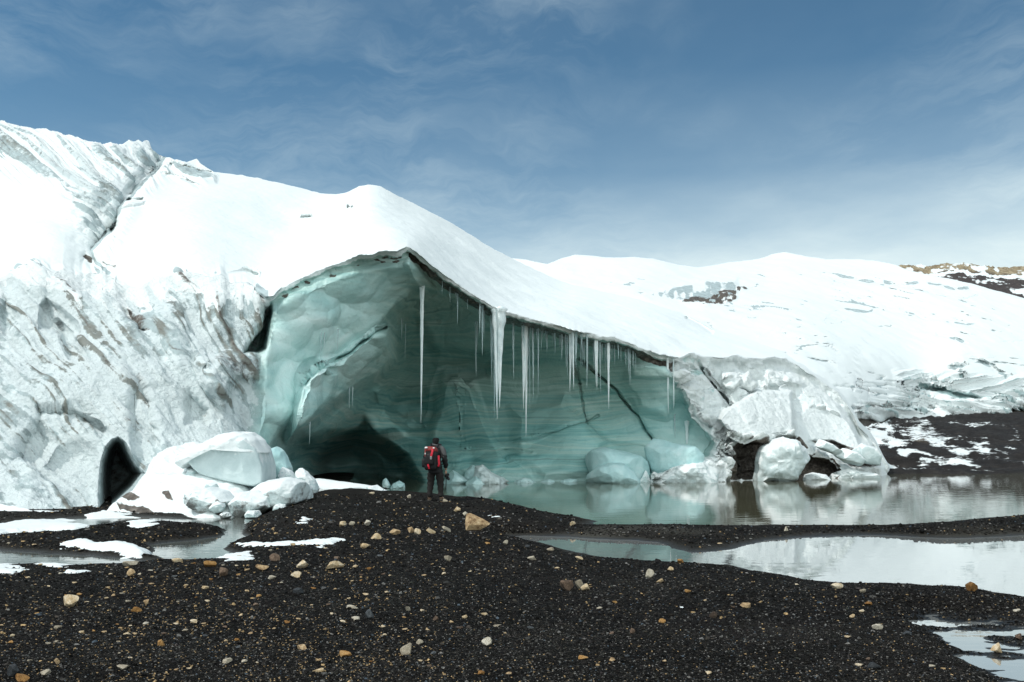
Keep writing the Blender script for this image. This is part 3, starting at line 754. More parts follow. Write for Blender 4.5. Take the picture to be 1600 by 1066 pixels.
def hills_relief(x, y, D, Tc):
    z0 = np.zeros_like(x)
    ice = z0.copy(); dirt = z0.copy(); deep = z0.copy(); teal = z0.copy()
    jig = 2.5 * fbm(x / 12, y / 7, 0, 4, 91)
    for line, wd, dep, v in [([(1283,429),(1300,430),(1330,437),(1350,441),(1400,444),(1432,441)], 2.2, 2.5, .9), ([(1400,444),(1415,450),(1440,446)], 3, 1, .5), ([(1432,441),(1470,443),(1490,449),(1512,448)], 1.8, 1.5, .7), ([(1300,440),(1320,446)], 3, .6, .5),
                             ([(1285,505),(1300,492),(1312,487)], 2.2, .6, .55), ([(1300,512),(1320,502)], 2, .5, .5), ([(1316,484),(1340,487),(1356,488),(1372,482)], 2.4, 1.2, .75), ([(1372,479),(1408,483)], 1.4, .8, .6), ([(1414,487),(1432,492),(1452,500),(1470,506)], 2.4, 1.4, .8),
                             ([(1470,503),(1490,502),(1512,505),(1530,503)], 2.0, 1, .6), ([(1466,522),(1485,526),(1500,532),(1518,540)], 2.2, 1.6, .85), ([(1320,463),(1344,467)], 1.8, .6, .5), ([(1500,463),(1530,460)], 1.8, .6, .5), ([(1524,558),(1550,572),(1578,590)], 1.8, 1.2, .7), ([(1565,535),(1600,533),(1640,536)], 1.6, .8, .5),
                             ([(1160,500),(1185,497)], 3, .6, .5), ([(1190,525),(1215,515)], 2.5, .6, .5), ([(1222,516),(1236,512)], 2.2, .6, .5), ([(1236,548),(1262,535)], 1.6, .5, .4), ([(1100,448),(1150,446),(1165,440)], 2, .5, .4), ([(1210,450),(1250,438)], 1.8, .4, .4), ([(880,420),(915,428)], 2, .5, .4), ([(1000,404),(1010,405)], 2, .4, .4),
                             ([(905,450),(930,446)], 2, .4, .4), ([(1303,605),(1330,608),(1378,618),(1360,620)], 3, 1.4, .8), ([(1320,638),(1350,638),(1380,634),(1420,640)], 2.6, 1.2, .7), ([(1353,606),(1355,650)], .9, .8, .6), ([(1458,583),(1472,612)], 1.4, .8, .7)]:
        g = ss(wd + 1, 0, ld(line, x, y + jig)) * (.25 + .75 * ss(-.35, .35, fbm(x / 11, y / 9, 0, 3, 89)))
        v = v * (.35 + .65 * ss(-.35, .3, fbm(x / 14, y / 9, 0, 3, 88)))
        D = D + .7 * dep * g; ice = np.maximum(ice, v * ss(wd * 2.0 + 1, 0, ld(line, x + 2 * jig, y + jig)))
    wk = ss(.55, .85, ridge(x / 64, (y - .18 * x) / 8, 0, 4, 99)) * ss(-.12, .25, fbm(x / 90, y / 30, 0, 3, 90)) * ss(6, 30, y - Tc) * ss(840, 900, x)
    ice = np.maximum(ice, .68 * wk); D = D + .7 * wk
    # cliff with bare rock, and the striped ice cliffs at the right
    cl = ss(6, -6, sd([(1005,462),(1045,448),(1090,440),(1150,436),(1152,462),(1120,480),(1060,472)], x, y + jig))
    D = D - 3 * cl * ss(470, 440, y); ice = np.maximum(ice, .75 * cl * (.7 + .5 * fbm(x / 6, y / 14, 0, 3, 92)))
    rk = ss(3, -3, sd([(1062,470),(1078,464),(1100,465),(1112,462),(1130,455),(1150,456),(1150,470),(1120,480),(1085,477)], x, y + jig))
    rk = np.maximum(rk, ss(3, -1, sd([(1150,452),(1162,449),(1166,454),(1152,458)], x, y)))
    dirt = np.maximum(dirt, rk * np.clip(.70 + .9 * fbm(x / 6, y / 3.5, 0, 4, 93), 0, 1))
    ic = ss(8, -8, sd([(1395,585),(1440,580),(1500,582),(1560,590),(1700,585),(1700,645),(1560,650),(1400,652),(1330,656),(1340,635),(1400,620)], x, y + jig))
    bandc = y + .22 * (x - 1400) * np.where(y > 612, -1, 1) + 4 * fbm(x / 40, y / 40, 0, 3, 94)
    strat = ridge(x / 90, bandc / 5, 0, 3, 95)
    ice = np.maximum(ice, ic * np.clip(.35 + .75 * strat, 0, 1) * .62); teal = np.maximum(teal, .5 * ic)
    poc = ss(4, -4, sd([(1432,612),(1436,600),(1470,606),(1520,618),(1545,622),(1500,622),(1460,614)], x, y))
    D = D + 2.5 * poc; ice = np.maximum(ice, poc); teal = np.maximum(teal, poc)
    low = ss(4, -2, sd([(1335,652),(1368,654),(1400,652),(1380,664),(1335,672)], x, y)); D = D + 4 * low; dirt = np.maximum(dirt, .9 * low)
    lo2 = ss(3, -2, sd([(1572,646),(1592,638),(1640,632),(1640,650),(1575,652)], x, y)); D = D + 3 * lo2; dirt = np.maximum(dirt, .9 * lo2)
    ds = ss(3, -2, sd([(1310,604),(1345,606),(1380,616),(1375,622),(1340,614)], x, y + jig)); dirt = np.maximum(dirt, .5 * ds)
    ds = ss(3, -2, sd([(1345,632),(1410,634),(1400,640),(1360,642)], x, y + jig)); dirt = np.maximum(dirt, .55 * ds)
    def disp(W):
        a, b, c = W[..., 0], W[..., 1], W[..., 2]
        d = .8 * fbm(a / 22, b / 32, c / 12, 4, 96) + .16 * fbm(a / 3, b / 5, c / 3, 3, 97) + ic * .8 * strat + rk * .5 * ridge(a / 2, b / 2, c / 2, 3, 98)
        return d * ss(0, 8, y - Tc)
    snow = np.clip(1 - ice, 0, 1)
    return D, {'snow': snow, 'dirt': np.clip(dirt, 0, 1), 'teal': teal * .8, 'crust': ice * .7, 'pale': np.ones_like(x), 'grime': 0 * ice}, disp

hp = np.arange(770, 1900, 1.9)
tag(sheet('snow_hills', [(760,412),(800,404),(825,406),(855,412),(880,403),(900,398),(935,401),(960,403),(990,401),(1020,404),(1060,414),(1090,418),(1110,415),(1140,410),(1185,405),(1205,397),(1225,394),(1260,400),(1290,405),(1330,405),(1370,407),(1400,414),(1420,423),(1450,429),(1480,435),(1520,444),(1560,455),(1600,466),(1700,490),(1900,520)],
          [(760,720),(1330,715),(1345,680),(1400,672),(1560,668),(1900,660)],
          [(760,410,180),(900,398,190),(1090,418,200),(1225,394,240),(1400,414,225),(1600,466,205),(1900,520,195),(1340,658,104),(1340,700,98),(1400,655,124),(1600,642,142),(1900,640,144),(760,700,80),(1000,700,80),(1250,560,112),(1300,600,108),(1400,585,132),(1500,570,142),(1600,585,150),(1900,590,152),(1100,480,140),(1300,480,165),(1450,505,165),(1450,445,195),(900,440,155),(1000,455,145),(1600,520,172),(1200,440,190)],
          hp, 250, hills_relief, None, M_GLAC, back=10), kind='structure')

def rock_snow_mat(name, dark, tan=False):
    m, nt, b = mat_new(name); n = N(nt); p = n.pos()
    c = n.ramp(n.noise(p, .9, 8, .65), dark)
    c = n.mix(n.attr('tan'), c, n.ramp(n.noise(p, .6, 7, .65), [(.35, (.14, .105, .07)), (.5, (.30, .24, .15)), (.68, (.44, .37, .26))]))
    s = n.math('ADD', n.math('MULTIPLY', n.math('SUBTRACT', n.attr('snow'), .5), 1.6), n.noise(n.mapping(p, (.55, .8, 2.2)), n_scale(name), 8, .68))
    s = n.ramp(s, [(.50, 0.0), (.60, 1.0)])
    c = n.mix(s, c, SNOW)
    n.ln(c, b.inputs['Base Color']); b.inputs['Roughness'].default_value = .85; b.inputs['Specular IOR Level'].default_value = .2
    n.ln(n.bump(n.noise(p, 3, 8, .7), .8, .15), b.inputs['Normal'])
    return m
def n_scale(name): return .16 if 'ridge' in name else 1.9

def moraine_relief(x, y, D, Tc):
    tilt = y - .12 * (x - 1340)
    s = .40 + .34 * ridge(x / 60, tilt / 9, 0, 4, 101) * ss(650, 665, y) + .15 * fbm(x / 30, y / 12, 0, 3, 102)
    s = s * (1 - .3 * ss(1450, 1650, x))
    s = s * ss(748, 738, y) * .92 + .03
    s = np.maximum(s, .85 * ss(1440, 1370, x) * ss(735, 690, y) * (.7 + .5 * fbm(x / 12, y / 7, 0, 3, 103)))
    tan = .45 * ss(3, -3, sd([(1420,690),(1436,684),(1452,686),(1448,692)], x, y)) + 0 * ss(3, -3, sd([(1550,722),(1580,716),(1600,720),(1600,728),(1560,728)], x, y))
    def disp(W):
        a, b, c = W[..., 0], W[..., 1], W[..., 2]
        return (.55 * ridge(a / 6, b / 5, c / 2, 5, 104) + .22 * fbm(a / 1.4, b / 1.8, c / .8, 4, 105) - .2)
    return D, {'snow': np.clip(s, 0, 1), 'tan': np.clip(tan, 0, 1)}, disp
tag(sheet('moraine_slope', [(1255,738),(1300,722),(1340,690),(1352,668),(1372,660),(1400,655),(1440,652),(1500,648),(1560,646),(1600,644),(1900,640)], [(1255,760),(1340,756),(1900,750)],
          [(1255,745,56),(1340,742,58),(1600,738,60),(1900,738,60.5),(1345,668,96),(1400,655,121),(1600,644,140),(1900,640,141),(1450,700,78),(1600,700,80),(1900,700,80),(1350,700,74),(1280,735,56)],
          np.arange(1258, 1900, 1.6), 90, moraine_relief, None, rock_snow_mat('moraine_rock', [(.3, (.010, .0092, .0088)), (.55, (.024, .021, .019)), (.8, (.06, .052, .044))]), back=.5), kind='structure')

def ridge_relief(x, y, D, Tc):
    e = y - Tc
    tan = ss(16, 8, e + 3 * fbm(x / 12, y / 6, 0, 3, 111))
    s = .30 + .45 * ridge(x / 30, (y - .18 * x) / 6, 0, 4, 112)
    s = np.where(tan > .5, .42 + .55 * fbm(x / 9, y / 5, 0, 3, 114), s - .05)
    s = np.maximum(s, .9 * ss(6, 0, np.abs(e - 15)))
    def disp(W):
        a, b, c = W[..., 0], W[..., 1], W[..., 2]
        return 1.3 * ridge(a / 9, b / 9, c / 5, 4, 113)
    return D, {'snow': np.clip(s, 0, 1), 'tan': tan}, disp
tag(sheet('far_ridge', [(1340,424),(1400,418),(1425,416),(1440,414),(1455,418),(1470,414),(1490,413),(1505,411),(1520,416),(1540,415),(1555,419),(1580,419),(1600,420),(1700,428),(1900,440)], [(1340,520),(1900,560)],
          [(1340,424,420),(1600,420,430),(1900,440,420),(1340,520,300),(1900,560,280),(1600,460,330)], np.arange(1342, 1900, 1.5), 80, ridge_relief, None, rock_snow_mat('far_ridge_rock', [(.3, (.03, .027, .027)), (.7, (.09, .075, .068))]), back=20), kind='structure')
# ------------------------------------------------------------------ gravel ground, pond, puddles
def plan(pts, z=0.0): return [tuple(G(a, b, z)[:2]) for a, b in pts]
POND = plan([(1900,802),(1700,803),(1600,805),(1560,808),(1500,814),(1450,820),(1400,821),(1200,821),(1100,822),(1000,822),(950,823),(925,822),(935,815),(900,808),(850,803),(800,797),(760,793),(700,787),(660,783),(600,777),(560,773),(545,760),(560,725),(600,718),(900,718),(1200,718),(1300,735),(1400,737),(1900,737)])
POND[-1] = (60, 62)
PUD_R = plan([(1900,838),(1700,836),(1600,836),(1540,839),(1480,841),(1400,837),(1330,836),(1250,839),(1200,844),(1140,857),(1080,863),(1046,856),(1020,848),(985,844),(960,843),(890,838),(840,837),(790,838),(800,845),(850,852),(900,863),(950,873),(1040,880),(1100,882),(1150,886),(1180,895),(1240,902),(1300,913),(1420,916),(1540,923),(1600,936),(1700,952),(1900,970)])
PUD_C = plan([(232,850),(300,844),(352,838),(362,826),(330,822),(318,812),(300,808),(352,800),(420,798),(425,803),(395,814),(372,830),(398,842),(352,852),(370,866),(352,874),(310,880),(262,878),(240,868)])
PUD_L = plan([(-200,852),(0,858),(60,866),(130,868),(190,872),(240,878),(200,884),(120,886),(60,884),(0,890),(-200,900)])
PUD_B = plan([(1400,970),(1440,955),(1480,962),(1560,965),(1600,970),(1700,975),(1700,1110),(1610,1100),(1560,1060),(1500,1020),(1450,990)])
PUD_W = plan([(60,815),(110,811),(200,807),(300,812),(350,805),(400,799),(412,804),(385,822),(350,828),(310,822),(260,814),(200,813),(150,821),(90,823)])
POOLS = [POND, PUD_R, PUD_C, PUD_L, PUD_W]
RIDGE = plan([(405,812),(440,792),(480,778),(530,768),(600,770),(690,778),(760,788),(850,800),(915,810)], .33)
BAR = plan([(900,822),(1000,824),(1100,826),(1200,827),(1330,827),(1420,826),(1480,822),(1540,812),(1600,806),(1700,804),(1900,804)], .22)

def ground_h(X, Y):
    wob = .22 * fbm(X / 1.3, Y / 1.3, 0, 4, 121) + .07 * fbm(X / .3, Y / .3, 0, 3, 122)
    s = np.full(X.shape, 1e9)
    for p in POOLS: s = np.minimum(s, sd(p, X, Y))
    sb = sd(PUD_B, X, Y)
    s = s + wob
    Aland = .15 + .035 * fbm(X / 2.2, Y / 2.2, 0, 4, 123)
    dr = ld(RIDGE, X, Y); uu = X / np.maximum(Y, 1) * F + 800
    Aland = Aland - .06 * ss(760, 860, uu) * ss(15.5, 18, Y)
    Aland = Aland + .27 * (1 - .85 * ss(770, 900, uu)) * np.exp(-(dr / 2.9) ** 2) * (1 + .25 * fbm(X / 1.0, Y / 1.6, 0, 4, 124))
    db = ld(BAR, X, Y)
    Aland = Aland + .045 * np.exp(-(db / 1.2) ** 2)
    Aland = Aland + .12 * np.exp(-(ld(plan([(1480,822),(1540,812),(1600,806),(1700,804),(1900,803)], .3), X, Y) / 1.4) ** 2)
    Aland = Aland * (1 - .62 * ss(-5.6, -7.2, X) * ss(18.5, 20.5, Y))
    Aland = Aland + .13 * np.exp(-(ld(plan([(185,826),(230,822),(285,828)], .1), X, Y) / .8) ** 2)
    land = Aland * (1 - np.exp(-np.maximum(s, 0) / .55))
    h = np.where(s > 0, land + .004, -.30 * ss(0, 1.6, -s) - .004)
    # a wet hollow at the lower right where water stands between the stones
    wet = ss(.55, -.10, sb + 1.2 * wob)
    h = h * (1 - wet) + wet * (-.014 + .06 * fbm(X / .55, Y / .28, 0, 4, 126) + .02 * fbm(X / .15, Y / .1, 0, 3, 127))
    h = h + .010 * fbm(X / .22, Y / .22, 0, 3, 125) * ss(0, .3, s) + .006 * ridge(X / .5, Y / .12, 0, 2, 128) * ss(0, .3, s)
    far = ss(60, 90, Y)
    return h * (1 - far) + far * -.5

gpx = np.concatenate([np.arange(-900, -60, 12), np.arange(-60, 1660, 1.7), np.arange(1660, 2600, 12)])
gpy = np.concatenate([np.array([4200, 3400, 2800, 2400, 2100, 1900, 1750, 1620, 1500, 1400, 1320, 1260, 1210, 1170, 1140, 1115]), np.arange(1100, 900, -1.6), np.arange(900, 740, -.9), np.arange(740, 712, -2.5)])
gx, gy = np.meshgrid(gpx, gpy)
gw = G(gx, gy, 0.0)
H = ground_h(gw[..., 0], gw[..., 1])
# keep the sheet under the first row's eye point and skirt it down into the wide plain below
gw[..., 2] = H
mud = np.clip(ss(3.2, .8, ld(RIDGE, gw[..., 0], gw[..., 1])) * ss(-.3, .5, fbm(gw[..., 0] / 1.2, gw[..., 1] / 1.2, 0, 4, 131) + .25) + .8 * ss(1.2, .2, ld(plan([(1160,1010),(1440,1030),(1400,1060),(1330,1030)]), gw[..., 0], gw[..., 1])), 0, 1)
silt = ss(.09, .0, gw[..., 2]) * ss(13.5, 15.5, gw[..., 1]) * .55 + ss(.9, .1, ld(plan([(900,838),(960,832),(1030,832),(1080,838)], .05), gw[..., 0], gw[..., 1])) * .55 + .4 * ss(.8, .1, ld(plan([(1480,840),(1530,834),(1600,832)], .05), gw[..., 0], gw[..., 1]))
me = mesh_np('ground', gw.reshape(-1, 3), grid_faces(*gx.shape)[:, ::-1], {'mud': mud.reshape(-1), 'silt': np.clip(silt, 0, 1).reshape(-1)})
tag(link('ground', me, M_GROUND), kind='structure')
# wide plain out to the horizon and behind the viewer, just under the modelled ground
ring = np.array([(-1500, -1500), (1500, -1500), (1500, 1500), (-1500, 1500)], float)
pxs = np.linspace(-1500, 1500, 61)
qx, qy = np.meshgrid(pxs, pxs)
qz = np.full_like(qx, -.62)
me = mesh_np('outer_ground', np.stack([qx, qy, qz], -1).reshape(-1, 3), grid_faces(61, 61)[:, ::-1], {'mud': np.zeros(qx.size), 'silt': np.zeros(qx.size)})
tag(link('outer_ground', me, M_GROUND), kind='structure')

M_POND = mat_water('pond_water', (.10, .098, .062), .0035, 1.1, .02)
M_PUD = mat_water('puddle_water', (.075, .075, .062), .0015, 1.2, .01)
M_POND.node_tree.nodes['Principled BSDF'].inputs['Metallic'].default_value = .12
M_PUDC = mat_water('meltwater', (.10, .11, .10), .004, 2.5, .03)
def water(name, poly, mat, z=0.0, grow=.5):
    p = np.array(poly); lo, hi = p.min(0) - grow, p.max(0) + grow
    st = max(.12, (hi - lo).max() / 260)
    X, Y = np.meshgrid(np.arange(lo[0], hi[0] + st, st), np.arange(lo[1], hi[1] + st, st))
    F4 = grid_faces(*X.shape)[:, ::-1]
    F4 = F4[(sd(p, X, Y).reshape(-1)[F4] < grow).all(1)]
    u, inv = np.unique(F4, return_inverse=True)
    V = np.stack([X, Y, np.full_like(X, z)], -1).reshape(-1, 3)[u]
    return tag(link(name, mesh_np(name, V, inv.reshape(F4.shape)), mat), kind='structure')
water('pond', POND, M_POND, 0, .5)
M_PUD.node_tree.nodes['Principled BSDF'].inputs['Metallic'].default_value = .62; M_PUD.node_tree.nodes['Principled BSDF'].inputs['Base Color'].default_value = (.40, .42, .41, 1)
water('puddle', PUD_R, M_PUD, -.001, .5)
water('puddle', PUD_C, M_PUDC, -.002, .4)
water('puddle', PUD_L, M_PUDC, -.003, .4)
water('puddle', PUD_W, M_PUDC, -.0025, .4)
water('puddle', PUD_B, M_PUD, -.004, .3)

# a lookup of the ground height, and where a photo pixel's ray first meets it
_HX = np.arange(-24, 26, .05); _HY = np.arange(2, 40, .05)
_HG = np.concatenate([ground_h(*np.meshgrid(_HX, _HY[i:i + 100])) for i in range(0, len(_HY), 100)], 0)
def h_fast(X, Y):
    fx = np.clip((np.asarray(X, float) - _HX[0]) / .05, 0, len(_HX) - 1.001); fy = np.clip((np.asarray(Y, float) - _HY[0]) / .05, 0, len(_HY) - 1.001)
    ix = fx.astype(int); iy = fy.astype(int); tx = fx - ix; ty = fy - iy
    return (_HG[iy, ix] * (1 - tx) + _HG[iy, ix + 1] * tx) * (1 - ty) + (_HG[iy + 1, ix] * (1 - tx) + _HG[iy + 1, ix + 1] * tx) * ty
def ground_at(px, py):
    px = np.atleast_1d(np.asarray(px, float)); py = np.atleast_1d(np.asarray(py, float))
    g0 = G(px, py, 0.0); d = (g0 - np.array([0, 0, EYE])) / g0[:, 1:2]          # per metre of depth
    Yh = np.minimum(g0[:, 1], 39.0).copy(); found = np.zeros(len(px), bool); Y = np.full(len(px), 3.0)
    prev = Y.copy()
    for k in range(420):
        Y = 3.0 * (39.0 / 3.0) ** (k / 419.0)
        z = EYE + d[:, 2] * Y
        hit = (~found) & (z <= h_fast(d[:, 0] * Y, np.full(len(px), Y)))
        Yh = np.where(hit, Y, Yh); found |= hit
        if found.all(): break
    lo = Yh / 1.0062; hi = Yh.copy()
    for _ in range(8):
        m = (lo + hi) / 2; under = (EYE + d[:, 2] * m) <= h_fast(d[:, 0] * m, m)
        hi = np.where(under, m, hi); lo = np.where(under, lo, m)
    X = d[:, 0] * hi
    return np.stack([X, hi, h_fast(X, hi)], -1)
# ------------------------------------------------------------------ fallen ice blocks, snow banks, snow patches
def inflate(name, poly, Y, thick, mat, label, cat, group=None, seed=0, facets=7, rough=.10, power=2.6, loc_z=None, flat=0.0):
    """a closed lump with the given outline at depth Y (metres), as thick as told, cut by random planes"""
    rg = np.random.default_rng(seed)
    p = np.asarray(poly, float); c = p.mean(0)
    c = np.array([(p[:, 0].min() + p[:, 0].max()) / 2, (p[:, 1].min() + p[:, 1].max()) / 2]) * .5 + c * .5
    na = 110
    # resample outline evenly by angle
    ang = np.linspace(0, 2 * np.pi, na, endpoint=False)
    q = np.concatenate([p, p[:1]])
    seg = np.linalg.norm(np.diff(q, axis=0), axis=1); cs = np.concatenate([[0], np.cumsum(seg)])
    t = np.linspace(0, cs[-1], na, endpoint=False)
    ox = np.interp(t, cs, q[:, 0]); oy = np.interp(t, cs, q[:, 1])
    nr = 26
    rr = np.sin(np.linspace(0, np.pi / 2, nr + 1))
    V = []; 
    c3 = P(c[0], c[1], Y)
    O = P(ox, oy, Y)
    pts = [c3 + np.array([0, -thick, 0])]
    for k in range(1, nr + 1):
        r = rr[k]; pts += list(c3 + (O - c3) * r + np.array([0, -1, 0]) * thick * max(0, 1 - r ** power) ** (1 / power))
    for k in range(nr - 1, 0, -1):
        r = rr[k]; pts += list(c3 + (O - c3) * r + np.array([0, 1, 0]) * thick * max(0, 1 - r ** power) ** (1 / power))
    pts.append(c3 + np.array([0, thick, 0]))
    V = np.array(pts)
    ext = np.linalg.norm(O - c3, axis=1).mean()
    for i in range(facets):                               # planar cuts
        d = rg.normal(size=3); d[1] = -abs(d[1]) * 1.2; d /= np.linalg.norm(d)
        h = (V - c3) @ d
        lim = np.quantile(h, rg.uniform(.88, .975))
        V = V - d * np.maximum(h - lim, 0)[:, None] * .85
    dn = (V - c3); dn /= np.linalg.norm(dn, axis=1, keepdims=True) + 1e-9
    s = 1.0 / max(ext, .05)
    V = V + dn * (rough * ext * (fbm(V[:, 0] * s * 1.6 + seed, V[:, 1] * s * 1.6, V[:, 2] * s * 1.6, 5, seed) + .5 * ridge(V[:, 0] * s * 2.2, V[:, 1] * s * 2.2, V[:, 2] * s * 2.2 + seed, 3, seed + 5) - .25))[:, None]
    F4 = []; F3 = []
    nrings = 2 * nr - 1
    idx = lambda k, a: 1 + k * na + (a % na)
    for a in range(na):
        F3.append((0, idx(0, a + 1), idx(0, a))); F3.append((len(V) - 1, idx(nrings - 1, a), idx(nrings - 1, a + 1)))
        for k in range(nrings - 1): F4.append((idx(k, a), idx(k, a + 1), idx(k + 1, a + 1), idx(k + 1, a)))
    base = np.array([c3[0], c3[1], V[:, 2].min()])
    me = mesh_np(name, V - base, [np.array(F3), np.array(F4)])
    bm = bmesh.new(); bm.from_mesh(me); bmesh.ops.recalc_face_normals(bm, faces=bm.faces); bm.to_mesh(me); bm.free()
    me.set_sharp_from_angle(angle=math.radians(24))
    return tag(link(name, me, mat, None, tuple(base)), label, cat, group)

MB_SNOWY = mat_blockice('snow_capped_ice', True, .3); MB_BLUE = mat_blockice('clear_blue_ice', False, 1.0); MB_DIRTY = mat_blockice('dirty_ice', True, .2, .8)
MB_CAVE = mat_blockice('cave_ice', False, .8)
gl = 'ice blocks fallen at the foot of the left wall'; gr = 'ice boulders at the right end of the cave pool'; gc = 'ice chunks piled at the back of the cave'
big = inflate('ice_block', [(304,717),(318,703),(345,690),(375,682),(397,684),(412,700),(420,728),(421,752),(398,764),(366,767),(344,758),(329,741),(316,730)], 28.9, 1.15, mat_blockice('smooth_pale_ice', True, .05), 'largest ice block, snow-capped, with a smooth pale blue face below the left ice wall', 'ice block', gl, 3, 3, .03, 9.0)
cp = inflate('snow_cap', [(281,724),(288,709),(312,698),(342,682),(374,675),(394,676),(410,687),(420,708),(411,704),(397,692),(378,689),(350,697),(332,704),(318,712),(304,724),(290,732)], 28.9, 1.32, M_SNOW, None, None, None, 4, 0, .11, 2.6)
cp.parent = big; cp.matrix_parent_inverse = Matrix.Translation(-big.location)
inflate('ice_block', [(415,716),(420,703),(432,698),(443,704),(450,720),(459,738),(455,756),(430,760),(418,740)], 31, .5, MB_BLUE, 'upright rounded ice block leaning right of the big snow-capped block', 'ice block', gl, 5, 7, .08)
inflate('ice_block', [(435,742),(442,730),(455,735),(463,746),(462,762),(440,764)], 30.3, .35, MB_DIRTY, 'small wedge of ice between the upright rounded block and the dirt-streaked spike', 'ice block', gl, 7, 6, .10)
inflate('ice_block', [(460,752),(464,734),(470,730),(480,738),(492,750),(498,764),(492,778),(466,778)], 30, .45, MB_DIRTY, 'pointed ice block streaked with brown dirt beside the dark tunnel', 'ice block', gl, 9, 7, .12)
inflate('snow_bank', [(290,782),(294,770),(322,764),(345,766),(372,772),(400,764),(420,750),(450,745),(476,752),(488,764),(486,780),(440,800),(412,808),(372,812),(345,812),(320,804),(302,794)], 27.6, 1.0, mat_blockice('dirty_snow_bank', True, 0, .9), 'lumpy snow bank with dirt showing under its edge in front of the largest ice block', 'snow bank', None, 11, 2, .12, 2.4)
MB_BANK = mat_blockice('dirty_snow_chunk', True, 0, .8)
inflate('snow_chunk', [(290,774),(304,764),(330,761),(352,768),(366,782),(352,798),(326,804),(300,796)], 26.2, .7, MB_BANK, 'squarish snow chunk below the left end of the largest ice block', 'snow chunk', 'snow chunks in front of the largest ice block', 61, 7, .07, 3.6)
inflate('snow_chunk', [(352,786),(372,770),(400,766),(420,776),(424,792),(404,808),(372,810)], 26.0, .6, MB_BANK, 'snow chunk in the middle of three below the largest ice block, brown underneath', 'snow chunk', 'snow chunks in front of the largest ice block', 62, 7, .09, 3.2)
inflate('snow_chunk', [(404,776),(424,758),(450,748),(476,754),(488,768),(470,784),(440,796),(414,796)], 26.6, .7, MB_BANK, 'rightmost snow chunk before the gravel mound, below the dirt-streaked spike', 'snow chunk', 'snow chunks in front of the largest ice block', 63, 6, .07, 3.2)
for k, (a, b, wd, hh, yy) in enumerate([(298,790,26,22,26.3),(338,802,30,20,25.6),(330,770,22,18,27.0),(436,804,26,18,25.9),(462,786,24,20,26.8),(300,748,20,16,28.2),(478,774,20,20,27.8),(394,812,28,16,25.4),(352,812,20,12,25.3)]):
    r_ = np.random.default_rng(300 + k)
    o_ = [(a + wd / 2 * math.cos(t) * r_.uniform(.75, 1.1), b - hh / 2 + hh / 2 * math.sin(t) * r_.uniform(.75, 1.1)) for t in np.linspace(0, 6.283, 9)[:-1]]
    inflate('snow_chunk', o_, yy, wd * yy / F * .45, [MB_BANK, MB_SNOWY][k % 2], 'small snow-covered chunk in the jumbled heap at the foot of the left ice wall', 'snow chunk', 'small snow chunks in the heap below the left wall', 310 + k, 8, .09, 3.4)
inflate('snow_ramp', [(452,760),(470,750),(497,748),(530,752),(570,757),(596,762),(610,770),(606,782),(540,790),(470,788)], 33.5, 1.0, M_SNOW, 'long smooth snow ramp running down to the water behind the gravel mound', 'snow bank', None, 13, 1, .05, 2.2)
inflate('ice_block', [(563,772),(574,760),(589,758),(599,764),(597,776),(570,782)], 32.8, .3, MB_SNOWY, 'flat snowy ice block at the tip of the snow ramp', 'ice block', gl, 15, 5, .08)
inflate('ice_chunk', [(597,764),(598,750),(603,747),(609,753),(611,764)], 41, .2, MB_CAVE, 'small upright ice chunk in the water before the dark tunnel', 'ice chunk', gc, 17, 5, .1)
inflate('ice_chunk', [(609,766),(613,756),(624,751),(632,756),(633,766)], 41, .25, MB_CAVE, 'low rounded ice chunk in the water left of the person', 'ice chunk', gc, 19, 5, .1)
inflate('ice_chunk', [(690,762),(698,742),(708,735),(724,745),(738,757),(730,766)], 45.5, .7, MB_CAVE, 'steep bluish ice chunk just right of the person', 'ice chunk', gc, 21, 8, .08)
inflate('ice_chunk', [(722,760),(728,734),(738,727),(750,732),(756,748),(752,764)], 46.6, .6, MB_CAVE, 'tall ice chunk standing behind the broken pile in the cave', 'ice chunk', gc, 23, 8, .10)
inflate('ice_chunk', [(736,764),(744,730),(754,726),(768,738),(786,746),(799,756),(790,764)], 45.6, .9, mat_blockice('broken_white_ice', False, 0), 'broken pale ice chunk with a rough crumbled top in the middle of the cave floor', 'ice chunk', gc, 25, 4, .20)
inflate('ice_chunk', [(716,766),(730,752),(742,744),(760,756),(772,766)], 45.0, .5, MB_CAVE, 'slanting smooth ice chunk in front of the crumbled pile', 'ice chunk', gc, 27, 8, .06)
for i, (a, b, h, lb) in enumerate([(796,842,747,'low ice shelf stretching right from the crumbled pile at the waterline'), (838,872,749,'flat ice chunk at the waterline in the middle of the back wall'), (868,908,748,'flat ice chunk at the waterline left of the two ice boulders')]):
    inflate('ice_chunk', [(a, 760), (a + (b - a) * .25, h + 3), (a + (b - a) * .55, h), (a + (b - a) * .85, h + 2), (b, 760)], 46.8 + .2 * i, .35, MB_CAVE, lb, 'ice chunk', gc, 30 + i, 4, .14)
MB_WHITE = mat_blockice('snow_crusted_lump', True, 0, .25); MB_SLAB = mat_blockice('grey_green_slab', True, .1, .5)
inflate('ice_boulder', [(913,714),(926,703),(946,699),(970,705),(1000,712),(1012,722),(1017,744),(1008,760),(950,764),(926,750),(918,732)], 47.7, 1.3, MB_BLUE, 'smooth pale blue ice boulder leaning behind the rounded front boulder', 'ice boulder', gr, 41, 6, .05, 3)
inflate('ice_boulder', [(911,762),(918,742),(934,729),(955,722),(975,724),(990,737),(1000,752),(1000,762)], 46.4, 1.1, MB_BLUE, 'rounded pale blue ice boulder at the front, sitting in the pond water', 'ice boulder', gr, 43, 5, .05, 2.6)
